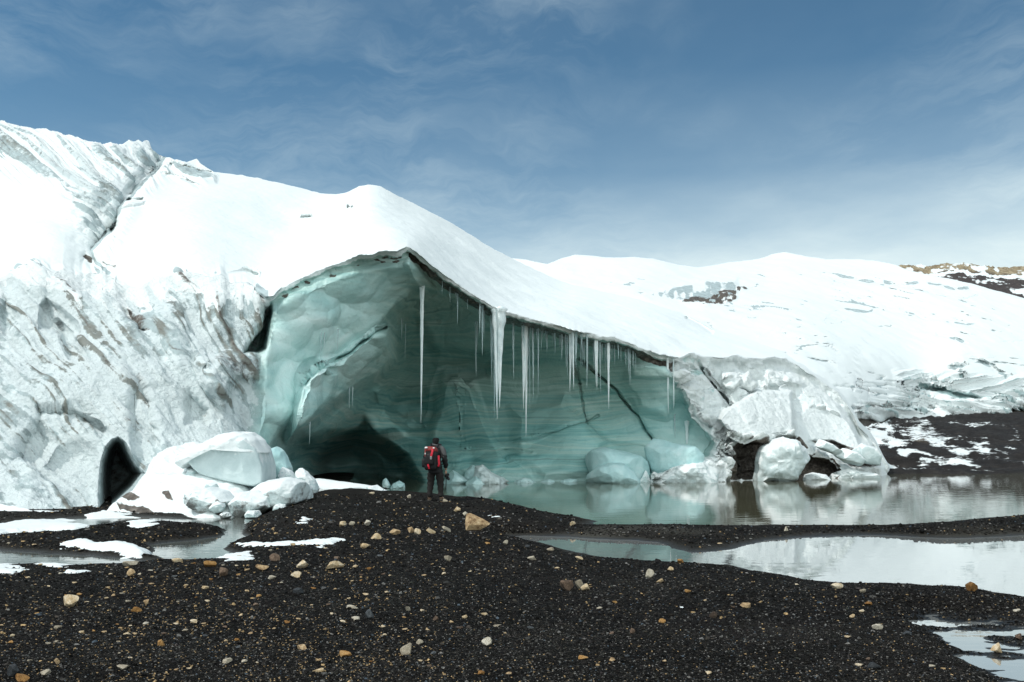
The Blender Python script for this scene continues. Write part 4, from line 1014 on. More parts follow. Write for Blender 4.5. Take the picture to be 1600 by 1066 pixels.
inflate('ice_boulder', [(1007,700),(1022,685),(1050,692),(1085,697),(1099,711),(1100,740),(1075,760),(1028,762),(1017,736),(1010,714)], 47.9, 1.2, MB_BLUE, 'broad flat-faced blue ice boulder beneath the big icicle at the right edge of the cave', 'ice boulder', gr, 45, 6, .05, 3.2)
inflate('ice_boulder', [(992,762),(1004,744),(1010,733),(1016,748),(1020,762)], 46.9, .25, MB_SNOWY, 'thin upright ice splinter wedged between the blue boulders', 'ice boulder', gr, 47, 6, .1)
inflate('ice_boulder', [(1181,756),(1182,716),(1190,698),(1205,686),(1226,683),(1245,690),(1264,701),(1268,714),(1256,724),(1247,737),(1241,756)], 48.6, 1.2, MB_WHITE, 'big rounded snow-covered ice boulder at the right end of the snow pile by the pond', 'ice boulder', gr, 49, 4, .13, 2.8)
inflate('ice_boulder', [(1252,752),(1258,742),(1272,738),(1290,742),(1300,752)], 50, .4, M_SNOW, 'small flat snow lump at the waterline right of the big snow-covered boulder', 'ice boulder', gr, 51, 3, .12)

inflate('snow_chunk', [(1010,758),(1020,744),(1046,731),(1080,723),(1110,721),(1126,733),(1124,760),(1060,764)], 46.8, .7, MB_WHITE, 'long low crumbly snow heap along the waterline under the stout icicle', 'snow chunk', gr, 71, 3, .16, 2.4)
inflate('ice_slab', [(1266,692),(1280,686),(1300,694),(1318,708),(1308,712),(1284,703)], 51.8, .35, MB_SLAB, 'narrow tilted grey-green ice slab above the dark hollow at the right end', 'ice slab', 'tilted ice slabs at the right end of the pile', 72, 3, .05, 4)
inflate('ice_slab', [(1304,712),(1318,700),(1338,706),(1350,718),(1345,729),(1322,724)], 52.0, .45, MB_SLAB, 'left of two overlapping grey-green ice slabs beside the dark moraine', 'ice slab', 'tilted ice slabs at the right end of the pile', 73, 3, .05, 4)
inflate('ice_slab', [(1332,704),(1348,692),(1368,700),(1378,714),(1372,728),(1350,724)], 52.6, .45, MB_SLAB, 'right of two overlapping grey-green ice slabs beside the dark moraine', 'ice slab', 'tilted ice slabs at the right end of the pile', 74, 3, .05, 4)
inflate('snow_chunk', [(1290,752),(1300,740),(1322,732),(1350,736),(1376,742),(1380,756)], 52.2, .5, MB_WHITE, 'flat snow heap at the waterline below the grey-green ice slabs', 'snow chunk', gr, 75, 3, .14, 2.6)

def snow_patch(poly, thick, label, seed):
    g = ground_at(*np.array(poly, float).T)
    pl = g[:, :2]
    lo, hi = pl.min(0) - .25, pl.max(0) + .25
    nx = int(np.clip((hi[0] - lo[0]) / .03, 20, 260)); ny = int(np.clip((hi[1] - lo[1]) / .03, 20, 260))
    X, Y = np.meshgrid(np.linspace(lo[0], hi[0], nx), np.linspace(lo[1], hi[1], ny))
    size = min(hi[0] - lo[0], hi[1] - lo[1])
    s = -sd(pl, X, Y) + .34 * min(1, size) * fbm(X / .45 + seed, Y / .35, 0, 6, 140 + seed, .62) - .05
    w = min(.25, size * .3)
    z = h_fast(X, Y) + np.where(s > 0, .5 * thick * np.sqrt(np.clip(s / w, 0, 1)) * (1 + .35 * fbm(X / .4, Y / .4, 0, 4, 150 + seed)), -.03 - .1 * np.clip(-s, 0, .3))
    keep = (s > -.06)
    F = grid_faces(ny, nx)[:, ::-1]
    kf = keep.reshape(-1)[F].any(1)
    F = F[kf]
    par = np.arange(ny * nx)                              # keep the one connected piece
    for _ in range(400):
        m = par[F].min(1); new = par.copy(); np.minimum.at(new, F.reshape(-1), np.repeat(m, 4)); new = new[new]
        if (new == par).all(): break
        par = new
    r = par[F[:, 0]]; vals, cn = np.unique(r, return_counts=True); F = F[r == vals[cn.argmax()]]
    u, inv = np.unique(F, return_inverse=True)
    V = np.stack([X, Y, z], -1).reshape(-1, 3)[u]
    base = np.array([V[:, 0].mean(), V[:, 1].mean(), V[:, 2].min()])
    me = mesh_np('snow_patch', V - base, inv.reshape(F.shape))
    tag(link('snow_patch', me, M_SNOW, None, tuple(base)), label, 'snow patch', 'patches of old snow on the gravel')
for i, (pg, th, lb) in enumerate([
    ([(-60,826),(0,821),(40,815),(90,812),(125,814),(140,822),(120,828),(70,830),(30,833),(-60,840)], .14, 'broad speckled snow patch at the left edge, nearest the ice wall'),
    ([(52,853),(80,847),(150,845),(195,848),(215,857),(230,865),(220,872),(190,869),(150,862),(100,858)], .13, 'long smooth snow tongue pointing right at the round puddle'),
    ([(-40,880),(20,882),(42,890),(20,896),(-40,894)], .06, 'thin snow strip at the left edge beside the dark puddle'),
    ([(62,881),(100,878),(112,886),(142,895),(125,901),(95,900),(85,890)], .06, 'ragged snow patch just below the dark left puddle'),
    ([(338,870),(360,861),(400,863),(414,868),(390,874),(350,878)], .08, 'small oval snow patch at the right shore of the round puddle'),
    ([(366,850),(420,847),(470,845),(500,843),(520,838),(545,840),(566,845),(530,848),(500,857),(488,852),(450,853),(400,856)], .07, 'long thin snow streak along the foot of the gravel mound'),
    ([(456,811),(470,815),(484,825),(470,825)], .05, 'lower of two slim snow slivers on the side of the mound'),
    ([(466,808),(478,805),(486,812),(476,814)], .05, 'upper of two slim snow slivers on the side of the mound'),
    ([(192,822),(225,812),(252,815),(240,822),(215,827)], .06, 'snow patch on the dark hump at the foot of the left wall'),
    ([(1160,951),(1178,944),(1194,953),(1180,956)], .03, 'tiny snow sliver touching a tan stone right of the middle foreground'),
    ([(1052,950),(1066,943),(1072,951)], .03, 'tiny snow fleck alone on the gravel right of the middle'),
    ([(757,806),(770,801),(782,808)], .04, 'small snow fleck on the mound beside the big tan boulder'),
    ([(128,808),(160,798),(200,803),(218,810),(170,815),(135,816)], .10, 'snow strip lying under the small dark hole in the left wall')]):
    snow_patch(pg, th, lb, i)

# ------------------------------------------------------------------ icicles
def icicle_mesh(L, r, seed, flutes=1, bulge=0.0):
    rg = np.random.default_rng(seed)
    V = []; F = []
    for k in range(flutes):
        n0 = len(V); ns = 34; na = 12
        lk = L * (1 if k == 0 else rg.uniform(.55, .95)); rk = r * (1 if flutes == 1 else rg.uniform(.42, .62))
        a = rg.uniform(0, 6.28); o = np.array([math.cos(a), .6 * math.sin(a)]) * r * (.0 if k == 0 and flutes == 1 else .62)
        bx, by = rg.normal(0, .006, 2) * L
        for i in range(ns):
            t = i / (ns - 1)
            rad = rk * ((1 - t) ** .8 * (.75 + bulge * math.exp(-((t - .12) / .1) ** 2)) + .045 * (1 - t)) * (1 + .13 * math.sin(t * 46 + seed) * (1 - t) + .09 * math.sin(t * 17 + 2 * seed)) + .0025
            if t < .06: rad *= (1.75 - t * 12.5) * min(1.0, math.sqrt(max(t, .0006) / .022))
            cx = o[0] * (1 - .6 * t) + bx * t * t; cy = o[1] * (1 - .6 * t) + by * t * t
            for j in range(na):
                th = 2 * math.pi * j / na
                w = 1 + .16 * math.sin(3 * th + seed + 2 * t) + .08 * math.sin(7 * th + 9 * t)
                V.append((cx + rad * w * math.cos(th), cy + rad * w * math.sin(th), -lk * t))
        for i in range(ns - 1):
            for j in range(na):
                F.append((n0 + i * na + j, n0 + i * na + (j + 1) % na, n0 + (i + 1) * na + (j + 1) % na, n0 + (i + 1) * na + j))
    return np.array(V), np.array(F)[:, ::-1]
M_ICW = mat_new('snow_crusted_ice'); 
def _icw():
    m, nt, b = M_ICW; n = N(nt); p = n.pos()
    n.ln(n.ramp(n.noise(n.mapping(p, (5, 5, 2)), 1, 6, .65), [(.3, (.62, .76, .78)), (.55, (.86, .92, .92))]), b.inputs['Base Color'])
    b.inputs['Roughness'].default_value = .4; n.ln(n.bump(n.noise(n.mapping(p, (3, 3, 6)), 4, 6, .6), .6, .05), b.inputs['Normal']); return m
M_ICW = _icw()
GI = 'icicles hanging from the cave roof'
def icicle(px, top, bot, wpx, label, flutes=1, white=False, dy=None, seed=None, Y=None, bulge=0.0, group=GI):
    seed = int(px * 7 + bot) if seed is None else seed
    Yd = (max(lip_at(px) + .02, surf_depth(px, top + 2) - .10) if dy is None else lip_at(px) + dy) if Y is None else Y
    a = P(px, top - 5, Yd); b = P(px, bot, Yd)
    V, Fc = icicle_mesh(float(a[2] - b[2]), wpx * .5 * Yd / F, seed, flutes, bulge)
    me = mesh_np('icicle', V, Fc)
    return tag(link('icicle', me, M_ICW if white else M_ICICLE, None, tuple(a)), label, 'icicle', group)
icicle(660, 446, 662, 8, 'longest single icicle, alone under the peak of the cave arch', bulge=.15, white=True)
icicle(715, 462, 507, 3, 'short thin icicle halfway between the lone longest icicle and the thick white one')
icicle(744, 500, 592, 9, 'slim tapering icicle hanging a little back, left of the thick white one', 2)
icicle(754, 477, 556, 5, 'narrow icicle hanging left of the snowy knob of the thick white icicle')
icicle(750, 474, 522, 4, 'short stub icicle beside the slim tapering one left of the thick white icicle')
icicle(779, 484, 655, 19, 'thickest icicle, white and snow-crusted with a knobbly top', 5, True, dy=.1, bulge=.5)
icicle(769, 492, 602, 7, 'thin strand clinging to the left side of the thickest white icicle', 2)
icicle(773, 494, 657, 6, 'long hair-thin strand close against the thickest white icicle')
icicle(802, 504, 592, 5, 'single thin icicle between the thickest white one and the broad fluted one')
icicle(818, 508, 640, 17, 'broad fluted blue-white icicle cluster right of the thickest one', 5, True)
icicle(822, 510, 682, 8, 'long spike hanging from the heart of the broad fluted cluster', 1, True)
icicle(827, 512, 637, 4, 'thin yellowish strand on the right side of the broad fluted cluster')
icicle(834, 511, 623, 7, 'left of a pair of equal long icicles right of the broad fluted cluster', 2)
icicle(841, 512, 620, 6, 'right of a pair of equal long icicles right of the broad fluted cluster', 2)
icicle(867, 519, 552, 4, 'short thin icicle standing apart left of the middle icicle curtain')
icicle(878, 521, 562, 4, 'thin icicle at the left edge of the middle icicle curtain')
icicle(890, 521, 613, 12, 'thick fluted icicle in the middle of the roof edge curtain', 4, True)
icicle(895, 522, 608, 6, 'pointed icicle touching the right of the thick curtain icicle', 1, True)
icicle(885, 522, 590, 5, 'slender icicle touching the left of the thick curtain icicle', 2)
icicle(900, 521, 576, 7, 'mid-length icicle just right of the thick curtain icicle', 2)
icicle(909, 522, 552, 5, 'short icicle above the start of the dark ice crack', 2)
icicle(917, 525, 607, 4, 'faint hair-thin icicle hanging alone over the dark crack')
icicle(932, 530, 609, 9, 'bright double icicle right of the faint hair-thin one', 3, True)
icicle(937, 532, 616, 4, 'long thin needle beside the bright double icicle')
icicle(928, 531, 580, 4, 'short needle left of the bright double icicle')
icicle(950, 534, 640, 7, 'clean bright single icicle, last long one on the right of the roof edge', white=True)
icicle(966, 536, 562, 4, 'small icicle right of the clean bright single one')
icicle(981, 545, 585, 6, 'frosty icicle at the start of the white crusted corner', 2)
icicle(984, 546, 602, 4, 'thin icicle reaching lowest at the white crusted corner')
icicle(989, 549, 576, 4, 'short icicle at the right of the white crusted corner')
icicle(1044, 562, 646, 6, 'long pale icicle against the white crust at the right cave edge', 2, True)
icicle(1051, 562, 640, 5, 'slim pale icicle, right neighbour of the long one on the right cave edge', 2, True)
icicle(1054, 652, 685, 4, 'short icicle under the lower edge of the right snow crust', Y=None)
icicle(1073, 662, 717, 8, 'stout icicle pointing at the flat-faced blue boulder', 1, True)
icicle(1096, 683, 704, 3, 'tiny icicle under the crust right of the stout one')
icicle(502, 524, 562, 3, 'longest of the tiny icicles on the pale left cave wall', dy=None)
icicle(507, 524, 545, 3, 'tiny icicle next to the longest one on the pale left cave wall', dy=None)
icicle(528, 519, 546, 3, 'tiny icicle on the right of the row on the pale left cave wall', dy=None)
icicle(485, 627, 694, 5, 'lone icicle hanging in front of the dark tunnel', dy=None)
icicle(546, 604, 640, 3, 'left of two faint icicles under the jutting ice slab', dy=None)
icicle(551, 604, 636, 3, 'right of two faint icicles under the jutting ice slab', dy=None)
icicle(634, 504, 562, 2.4, 'faint hair-thin icicle deep inside the vault left of the longest icicle')
icicle(628, 498, 532, 2.4, 'faintest short icicle deep inside the vault left of the longest icicle')
rg = np.random.default_rng(5)
for k in range(64):
    px = rg.choice([rg.uniform(852, 1000), rg.uniform(855, 960), rg.uniform(742, 766), rg.uniform(795, 848), rg.uniform(690, 735)], p=[.35, .3, .12, .15, .08])
    top = float(curve(L_PTS, px)) + 13
    L = rg.uniform(8, 34) * (1.5 if rg.random() < .2 else 1)
    icicle(px, top, top + L, rg.uniform(2.0, 3.4), 'tiny thin icicle in the fine fringe along the roof edge between the large icicles', group='tiny fringe icicles along the roof edge', seed=k)
# ------------------------------------------------------------------ gravel and stones
def ico(sub):
    bm = bmesh.new(); bmesh.ops.create_icosphere(bm, subdivisions=sub, radius=1.0)
    v = np.array([x.co[:] for x in bm.verts]); f = np.array([[q.index for q in p.verts] for p in bm.faces]); bm.free(); return v, f
def rock_shape(seed, sub=4, cuts=15, flat=.6, rough=.10, sharp=True):
    rg = np.random.default_rng(seed)
    v, f = ico(sub)
    for _ in range(cuts):
        d = rg.normal(size=3); d /= np.linalg.norm(d); lim = rg.uniform(.36, .80)
        h = v @ d; v = v - d * np.maximum(h - lim, 0)[:, None] * .94
    v = v * (1 + rough * .7 * fbm(v[:, 0] * 1.7 + seed, v[:, 1] * 1.7, v[:, 2] * 1.7, 5, seed))[:, None]
    v = v * np.array([1, rg.uniform(.6, .95), flat * rg.uniform(.8, 1.2)])
    v = v / np.abs(v[:, 0]).max()
    return v, f
M_TAN = mat_rock('tan_stone', [(.25, (.20, .12, .06)), (.42, (.44, .31, .17)), (.58, (.56, .44, .28)), (.78, (.66, .58, .45))], 2.2)
M_PALE = mat_rock('pale_stone', [(.3, (.28, .235, .17)), (.6, (.46, .41, .32)), (.8, (.58, .54, .46))], 2.2)
M_BROWN = mat_rock('brown_stone', [(.3, (.05, .035, .025)), (.55, (.15, .10, .07)), (.8, (.27, .20, .14))], 2.5)
M_RUST = mat_rock('rusty_stone', [(.3, (.16, .075, .02)), (.55, (.36, .19, .06)), (.8, (.50, .33, .15))], 2.2)
M_SLATE = mat_rock('slate_stone', [(.3, (.03, .033, .036)), (.6, (.075, .083, .088)), (.8, (.15, .16, .165))], 2.5)
MM = {'tan': M_TAN, 'pale': M_PALE, 'brown': M_BROWN, 'rust': M_RUST, 'slate': M_SLATE}
meshes = {}
def stone(px, py, wpx, hpx, kind, label, seed, sub=4, group='stones scattered over the dark gravel', name='stone', rot=None):
    """px, py: bottom middle of the stone in the photo; wpx, hpx its size there"""
    g = ground_at(px, py)[0]
    s = g[1] / F
    key = (seed, sub)
    if key not in meshes:
        v, f = rock_shape(seed, sub, flat=.62)
        meshes[key] = (mesh_np('stone', v, f, smooth=True), v[:, 2].min(), v[:, 2].max()); meshes[key][0].set_sharp_from_angle(angle=math.radians(22))
    me, z0, z1 = meshes[key]
    r = wpx * s / 2; hz = hpx * s / (z1 - z0) * 1.18
    mk = (seed, sub, kind)
    if mk not in meshes:
        m2 = me.copy(); m2.materials.clear(); m2.materials.append(MM[kind]); meshes[mk] = m2
    o = bpy.data.objects.new(name, meshes[mk]); COL.objects.link(o)
    o.location = (g[0], g[1] + r * .6, g[2] - z0 * hz - .16 * hpx * s)
    o.scale = (r, r * .95, hz)
    rr = random.Random(int(px * 13 + py * 7))
    o.rotation_euler = (rr.uniform(-.1, .1), rr.uniform(-.12, .12), rr.uniform(-.5, .5) if rot is None else rot)
    return tag(o, label, 'stone', group)
PROM = [(741,829,44,25,'tan','big golden boulder at the foot of the mound right of the person',101,5), (714,800,12,8,'tan','small tan stone touching the upper left of the big golden boulder',2,4), (726,806,9,6,'pale','pale pebble tucked against the left of the big golden boulder',3,4),
 (697,832,15,9,'pale','pale rounded stone left of the big golden boulder',4,4), (673,834,16,8,'tan','tan stone with a dark side below the feet of the person',5,4), (651,835,12,9,'tan','right of two blocky tan stones below the person',6,4), (642,833,12,9,'tan','left of two blocky tan stones below the person',7,4),
 (616,836,18,9,'tan','flat tan stone left of the blocky pair below the mound',8,4), (586,843,18,9,'tan','low tan stone at the foot of the mound by the long snow streak',9,4), (572,822,14,9,'pale','pale stone on the mound slope above the low tan one',10,4), (533,823,14,8,'tan','tan stone on the middle of the mound slope',12,4),
 (549,821,10,6,'pale','small pale stone on the mound slope next to the tan one',13,4), (571,857,18,8,'tan','oval tan stone just below the right tip of the long snow streak',14,4), (472,889,23,13,'tan','domed yellow stone standing in the tan cluster left of the middle',15,5), (520,890,31,12,'tan','wide sloping tan stone, largest in the cluster left of the middle',16,5),
 (428,877,16,11,'brown','rough brown stone left of the domed yellow stone',17,4), (462,903,20,9,'tan','flat tan stone below the domed yellow stone',18,4), (407,892,22,9,'tan','flat tan stone at the left end of the tan cluster',19,4), (423,906,14,6,'pale','pale flat stone below the flat tan one in the left cluster',20,4),
 (465,929,20,9,'slate','dark flat slab in the gravel below the tan cluster',21,4), (106,950,36,18,'tan','large heart-topped tan stone in the left foreground',22,5), (18,1060,26,20,'slate','dark grey pointed stone in the bottom left corner',23,5), (30,1066,26,9,'rust','orange flat stone in front of the dark grey pointed one',24,4),
 (200,902,18,12,'tan','tan stone on the shore below the snow tongue',25,4), (201,885,24,8,'pale','pale flat stone at the tip of the snow tongue',26,4), (349,900,16,13,'brown','brown humped stone right of the round puddle',27,4), (326,886,20,9,'rust','rusty stone lying in the edge of the round puddle',28,4),
 (276,879,18,6,'tan','flat tan stone at the near rim of the round puddle',29,4), (228,946,11,8,'tan','rounded tan pebble right of the heart-topped stone',30,4), (210,957,18,8,'rust','flat orange stone below the rounded pebble',31,4), (302,976,16,7,'tan','flat tan stone in the middle of the left foreground',32,4),
 (250,1010,14,9,'rust','blocky orange stone low in the left foreground',33,4), (88,1038,13,8,'tan','tan stone low at the left near the corner',34,4), (69,1056,16,9,'pale','pale stone right of the dark grey pointed stone',35,4), (352,1038,18,7,'pale','long pale stone at the bottom left of the middle',36,4), (190,1046,20,6,'pale','thin pinkish slab near the bottom left',37,4),
 (632,1024,22,16,'pale','upright pale stone in the bottom middle',38,5), (763,1008,20,11,'pale','pale rectangular stone in the bottom middle right of the upright one',39,4), (655,1008,12,8,'pale','small pale pebble between the two bottom middle stones',40,4), (576,967,15,14,'slate','grey-green stone among the middle gravel',41,4), (550,952,18,5,'pale','upper of two thin pale slabs in the middle',42,4),
 (556,970,16,6,'pale','lower of two thin pale slabs in the middle',43,4), (682,970,12,7,'brown','brownish pebble in the middle foreground',44,4), (638,955,9,7,'pale','white chip in the middle foreground',45,4), (535,1027,26,7,'rust','thin orange slab at the bottom left of the upright pale stone',46,4), (470,1016,18,7,'tan','tan slab at the lower middle left',47,4), (498,1052,24,6,'tan','tan slab at the bottom edge left of the middle',48,4),
 (700,877,13,8,'pale','white triangular stone right of the tan cluster',49,4), (887,924,24,16,'brown','dark brown stone at the left of the close trio near the puddle',50,5), (907,921,17,14,'pale','white stone in the middle of the close trio near the puddle',51,4), (917,923,18,10,'tan','yellow stone at the right of the close trio near the puddle',52,4), (1016,903,14,13,'pale','cube-like white stone alone below the brown channel',53,4),
 (1032,911,14,6,'tan','flat yellow stone below the cube-like white one',54,4), (1047,892,12,6,'tan','yellow stone above right of the cube-like white one',55,4), (906,875,12,5,'tan','yellow stone on the near bank of the brown channel',56,4), (832,876,16,7,'pale','long pale stone left of the brown channel',57,4), (860,861,12,5,'pale','pale oval stone at the head of the brown channel',58,4), (825,857,10,5,'slate','grey stone at the left end of the brown channel',59,4),
 (894,822,14,7,'tan','tan stone on the spit between mound and pond',60,4), (790,851,8,7,'pale','small white stone left of the brown channel',61,4), (1064,880,10,6,'rust','orange stone standing in the water at the left end of the big puddle',62,4), (1142,881,14,8,'rust','rusty stone in the water beside the dark crack reflection',63,4), (1310,920,20,8,'tan','tan stone on the near shore of the big puddle',64,4),
 (1350,927,12,6,'pale','pale stone below the tan one on the near puddle shore',65,4), (1522,924,20,13,'rust','shaggy orange stone on the right shore of the big puddle',66,5), (1360,947,14,6,'rust','flat orange stone in the right foreground',67,4), (1375,984,20,8,'pale','pale slab stone left of the wet hollow',68,4), (1563,1022,22,16,'tan','tan block standing in the wet hollow at the lower right',69,5), (1594,1000,16,9,'brown','brown stone at the right edge above the tan block',70,4),
 (1168,951,18,8,'tan','tan stone beside the tiny snow sliver',71,4), (1115,966,14,9,'brown','brown round stone right of the middle foreground',72,4), (1034,974,12,6,'rust','rusty flat stone in the right middle foreground',73,4), (988,990,10,8,'brown','brown pebble in the middle right foreground',74,4), (1229,830,9,7,'pale','white stone on the sand bar between pond and puddle',75,4), (1419,993,12,6,'slate','bluish flat stone by the wet hollow',76,4),
 (1368,1046,20,9,'slate','dark slab near the bottom right',77,4), (1334,966,11,6,'tan','small tan stone above the pale slab at the right',78,4), (912,1032,16,6,'rust','reddish slab low in the middle right',79,4), (1590,958,12,6,'pale','pale stone at the right edge by the water',80,4)]
for (px, py, wp, hp, kd, lb, sdn, sb) in PROM:
    stone(px, py, wp, hp, kd, lb, 200 + sdn, sb)
stone(695, 785, 10, 5, 'pale', 'pale stone at the right boot of the person', 301, 3); stone(638, 779, 8, 6, 'pale', 'white pebble on the mound crest left of the person', 302, 3); stone(580, 773, 12, 4, 'tan', 'tan pebble on the mound crest far left of the person', 303, 3)

rgs = np.random.default_rng(23)
cnt = 0; tries = 0
occ = [(p[0], p[1], p[2]) for p in PROM]
while cnt < 175 and tries < 6000:
    tries += 1
    px = rgs.uniform(0, 1600); py = 845 + 215 * rgs.random() ** 1.15
    dens = .12 + .88 * ss(800, 500, px) * ss(830, 850, py)
    dens *= .12 + 1.3 * max(0, float(fbm(px / 130, py / 28, 0, 3, 161)) + .35)
    dens += .55 * float(ss(1.15, .5, math.hypot((px - 430) / 300, (py - 895) / 34)))
    if rgs.random() > dens: continue
    g = ground_at(px, py)[0]
    if g[2] < .03 or any(abs(px - a) < b * .6 + 6 and abs(py - c) < b * .35 + 5 for a, c, b in occ): continue
    near = (py - 800) / 260
    wp = rgs.uniform(5.5, 12) * (.7 + .5 * near); hp = wp * rgs.uniform(.2, .42)
    kd = rgs.choice(['tan', 'pale', 'rust', 'brown', 'slate'], p=[.54, .14, .14, .1, .08])
    nm = {'tan': 'small tan stone, one of the many scattered loosely over the dark gravel', 'pale': 'small pale stone, one of the many scattered loosely over the dark gravel', 'rust': 'small orange stone, one of the many scattered loosely over the dark gravel',
          'brown': 'small brown stone, one of the many scattered loosely over the dark gravel', 'slate': 'small slate-grey stone, one of the many scattered loosely over the dark gravel'}[kd]
    stone(px, py, wp, hp, kd, nm, 400 + cnt % 14, 3, {'tan': 'small tan stones', 'pale': 'small pale stones', 'rust': 'small orange stones', 'brown': 'small brown stones', 'slate': 'small grey stones'}[kd] + ' on the gravel')
    occ.append((px, py, wp)); cnt += 1

# gravel: tens of thousands of little chips, one object
def gravel(n, seed):
    rg = np.random.default_rng(seed)
    px = rg.uniform(-160, 1760, n); py = 772 + 350 * rg.random(n) ** .85
    g = ground_at(px, py)
    wetz = (px > 1380) & (py > 940)
    keep = (g[:, 2] > np.where(wetz, .006, .035 + .02 * rg.random(n))) & (g[:, 1] < 33) & (g[:, 1] > 3) & (g[:, 1] < 38)
    # hidden or steep places are simply left out
    g = g[keep]; px = px[keep]; py = py[keep]; n = len(g)
    size = np.clip((.50 + 1.0 * rg.random(n) ** 2.2 + 1.8 * (rg.random(n) > .99)) * g[:, 1] / F, .0055, .07)
    cube = np.array([(-1,-1,-1),(1,-1,-1),(1,1,-1),(-1,1,-1),(-1,-1,1),(1,-1,1),(1,1,1),(-1,1,1)], float)
    cf = np.array([(0,3,2,1),(4,5,6,7),(0,1,5,4),(1,2,6,5),(2,3,7,6),(3,0,4,7)])
    V = cube[None] * (1 + .38 * rg.normal(size=(n, 8, 3)).clip(-1.6, 1.6))
    V[:, 4:, :2] *= rg.uniform(.35, .9, (n, 1, 1))
    V = V * (size[:, None] * np.stack([rg.uniform(.8, 1.6, n), rg.uniform(.6, 1.1, n), rg.uniform(.3, .75, n)], -1))[:, None, :]
    a = rg.uniform(0, 6.28, n); ca, sa = np.cos(a)[:, None], np.sin(a)[:, None]
    tx = rg.normal(0, .35, n)[:, None]; 
    x, y, z = V[..., 0], V[..., 1], V[..., 2]
    y, z = y * np.cos(tx) - z * np.sin(tx), y * np.sin(tx) + z * np.cos(tx)
    x, y = x * ca - y * sa, x * sa + y * ca
    V = np.stack([x, y, z], -1) + g[:, None, :] + np.array([0, 0, .25]) * size[:, None, None]
    base = .0100 * np.exp(rg.normal(0, .8, n)) * np.clip(1.1 + 1.0 * fbm(g[:, 0] / 1.4, g[:, 1] / .8, 0, 4, 173), .45, 2.2); base = np.clip(base, .002, .08)
    col = base[:, None] * np.stack([rg.uniform(.95, 1.2, n), np.ones(n), rg.uniform(.8, 1.0, n)], -1)
    hi = rg.random(n) > .915
    col = np.where(hi[:, None], (rg.uniform(.04, .20, n))[:, None] * np.array([1.04, 1, .93]), col)
    tan_d = .014 + .08 * ss(900, 450, px) * np.clip(fbm(px / 110, py / 24, 0, 3, 171) + .5, 0, 1.5)
    tn = rg.random(n) < tan_d
    col = np.where(tn[:, None], rg.uniform(.5, 1.1, n)[:, None] * np.array([.42, .29, .15]), col)
    col = np.where(((rg.random(n) > .988))[:, None], np.array([.07, .09, .11]), col)
    Fc = (cf[None] + 8 * np.arange(n)[:, None, None]).reshape(-1, 4)
    me = mesh_np('gravel', V.reshape(-1, 3), Fc, {'col': np.repeat(col, 8, 0)}, smooth=False)
    m, nt, b = mat_new('gravel_chips'); nn = N(nt)
    nn.ln(nn.attr('col', 'Color'), b.inputs['Base Color']); b.inputs['Roughness'].default_value = .75; b.inputs['Specular IOR Level'].default_value = .06
    return tag(link('gravel', me, m), kind='stuff')
gravel(170000, 31)
# ------------------------------------------------------------------ the person, pack and camera
DG = None
def skin_obj(chains, sub=2, voxel=None, smooth=4):
    """chains: list of [(x,y,z,r), ...]; shared joints are merged; returns verts, faces after skin + subdivision (+ remesh)"""
    out_v = []; out_f = []; off = 0
    bm = bmesh.new(); vs = {}; lay = bm.verts.layers.skin.verify()
    def vert(c):
        k = tuple(round(t, 4) for t in c[:3])
        if k not in vs:
            v = bm.verts.new(k); v[lay].radius = (c[3], c[3]); v[lay].use_root = (len(vs) == 0); vs[k] = v
        return vs[k]
    for ch in chains:
        for a, b in zip(ch[:-1], ch[1:]):
            va, vb = vert(a), vert(b)
            if bm.edges.get((va, vb)) is None: bm.edges.new((va, vb))
    me = bpy.data.meshes.new('t'); bm.to_mesh(me); bm.free()
    o = bpy.data.objects.new('t', me); COL.objects.link(o)
    s = o.modifiers.new('s', 'SKIN'); s.use_smooth_shade = True; s.branch_smoothing = .6
    m = o.modifiers.new('d', 'SUBSURF'); m.levels = sub; m.render_levels = sub
    if voxel:
        r = o.modifiers.new('r', 'REMESH'); r.mode = 'VOXEL'; r.voxel_size = voxel; r.use_smooth_shade = True
        k = o.modifiers.new('k', 'SMOOTH'); k.iterations = smooth; k.factor = .5
    dg = bpy.context.evaluated_depsgraph_get()
    me2 = bpy.data.meshes.new_from_object(o.evaluated_get(dg))
    bpy.data.objects.remove(o)
    for p in me2.polygons: p.use_smooth = True
    return me2
def merge(*mes):
    bm = bmesh.new()
    for m in mes: bm.from_mesh(m)
    me = bpy.data.meshes.new('m'); bm.to_mesh(me); bm.free(); return me
def voxel_union(me, voxel, smooth):
    o = bpy.data.objects.new('t', me); COL.objects.link(o)
    r = o.modifiers.new('r', 'REMESH'); r.mode = 'VOXEL'; r.voxel_size = voxel; r.use_smooth_shade = True
    k = o.modifiers.new('k', 'SMOOTH'); k.iterations = smooth; k.factor = .5
    dg = bpy.context.evaluated_depsgraph_get()
    me2 = bpy.data.meshes.new_from_object(o.evaluated_get(dg)); bpy.data.objects.remove(o)
    for p in me2.polygons: p.use_smooth = True
    return me2
def rbox(sx, sy, sz, bev=.2, loc=(0, 0, 0), rot=(0, 0, 0), taper=1.0, seg=3, bulge=0.0):
    bm = bmesh.new(); bmesh.ops.create_cube(bm, size=1.0)
    bmesh.ops.bevel(bm, geom=list(bm.edges), offset=bev * .5, segments=seg, profile=.6, affect='EDGES')
    for v in bm.verts:
        t = 1 + (taper - 1) * (v.co.z + .5)
        v.co.x *= t; v.co.y *= t
    M = Matrix.Translation(loc) @ Matrix.Rotation(rot[2], 4, 'Z') @ Matrix.Rotation(rot[1], 4, 'Y') @ Matrix.Rotation(rot[0], 4, 'X') @ Matrix.Diagonal((sx, sy, sz, 1))
    bm.transform(M)
    me = bpy.data.meshes.new('b'); bm.to_mesh(me); bm.free()
    for p in me.polygons: p.use_smooth = True
    return me
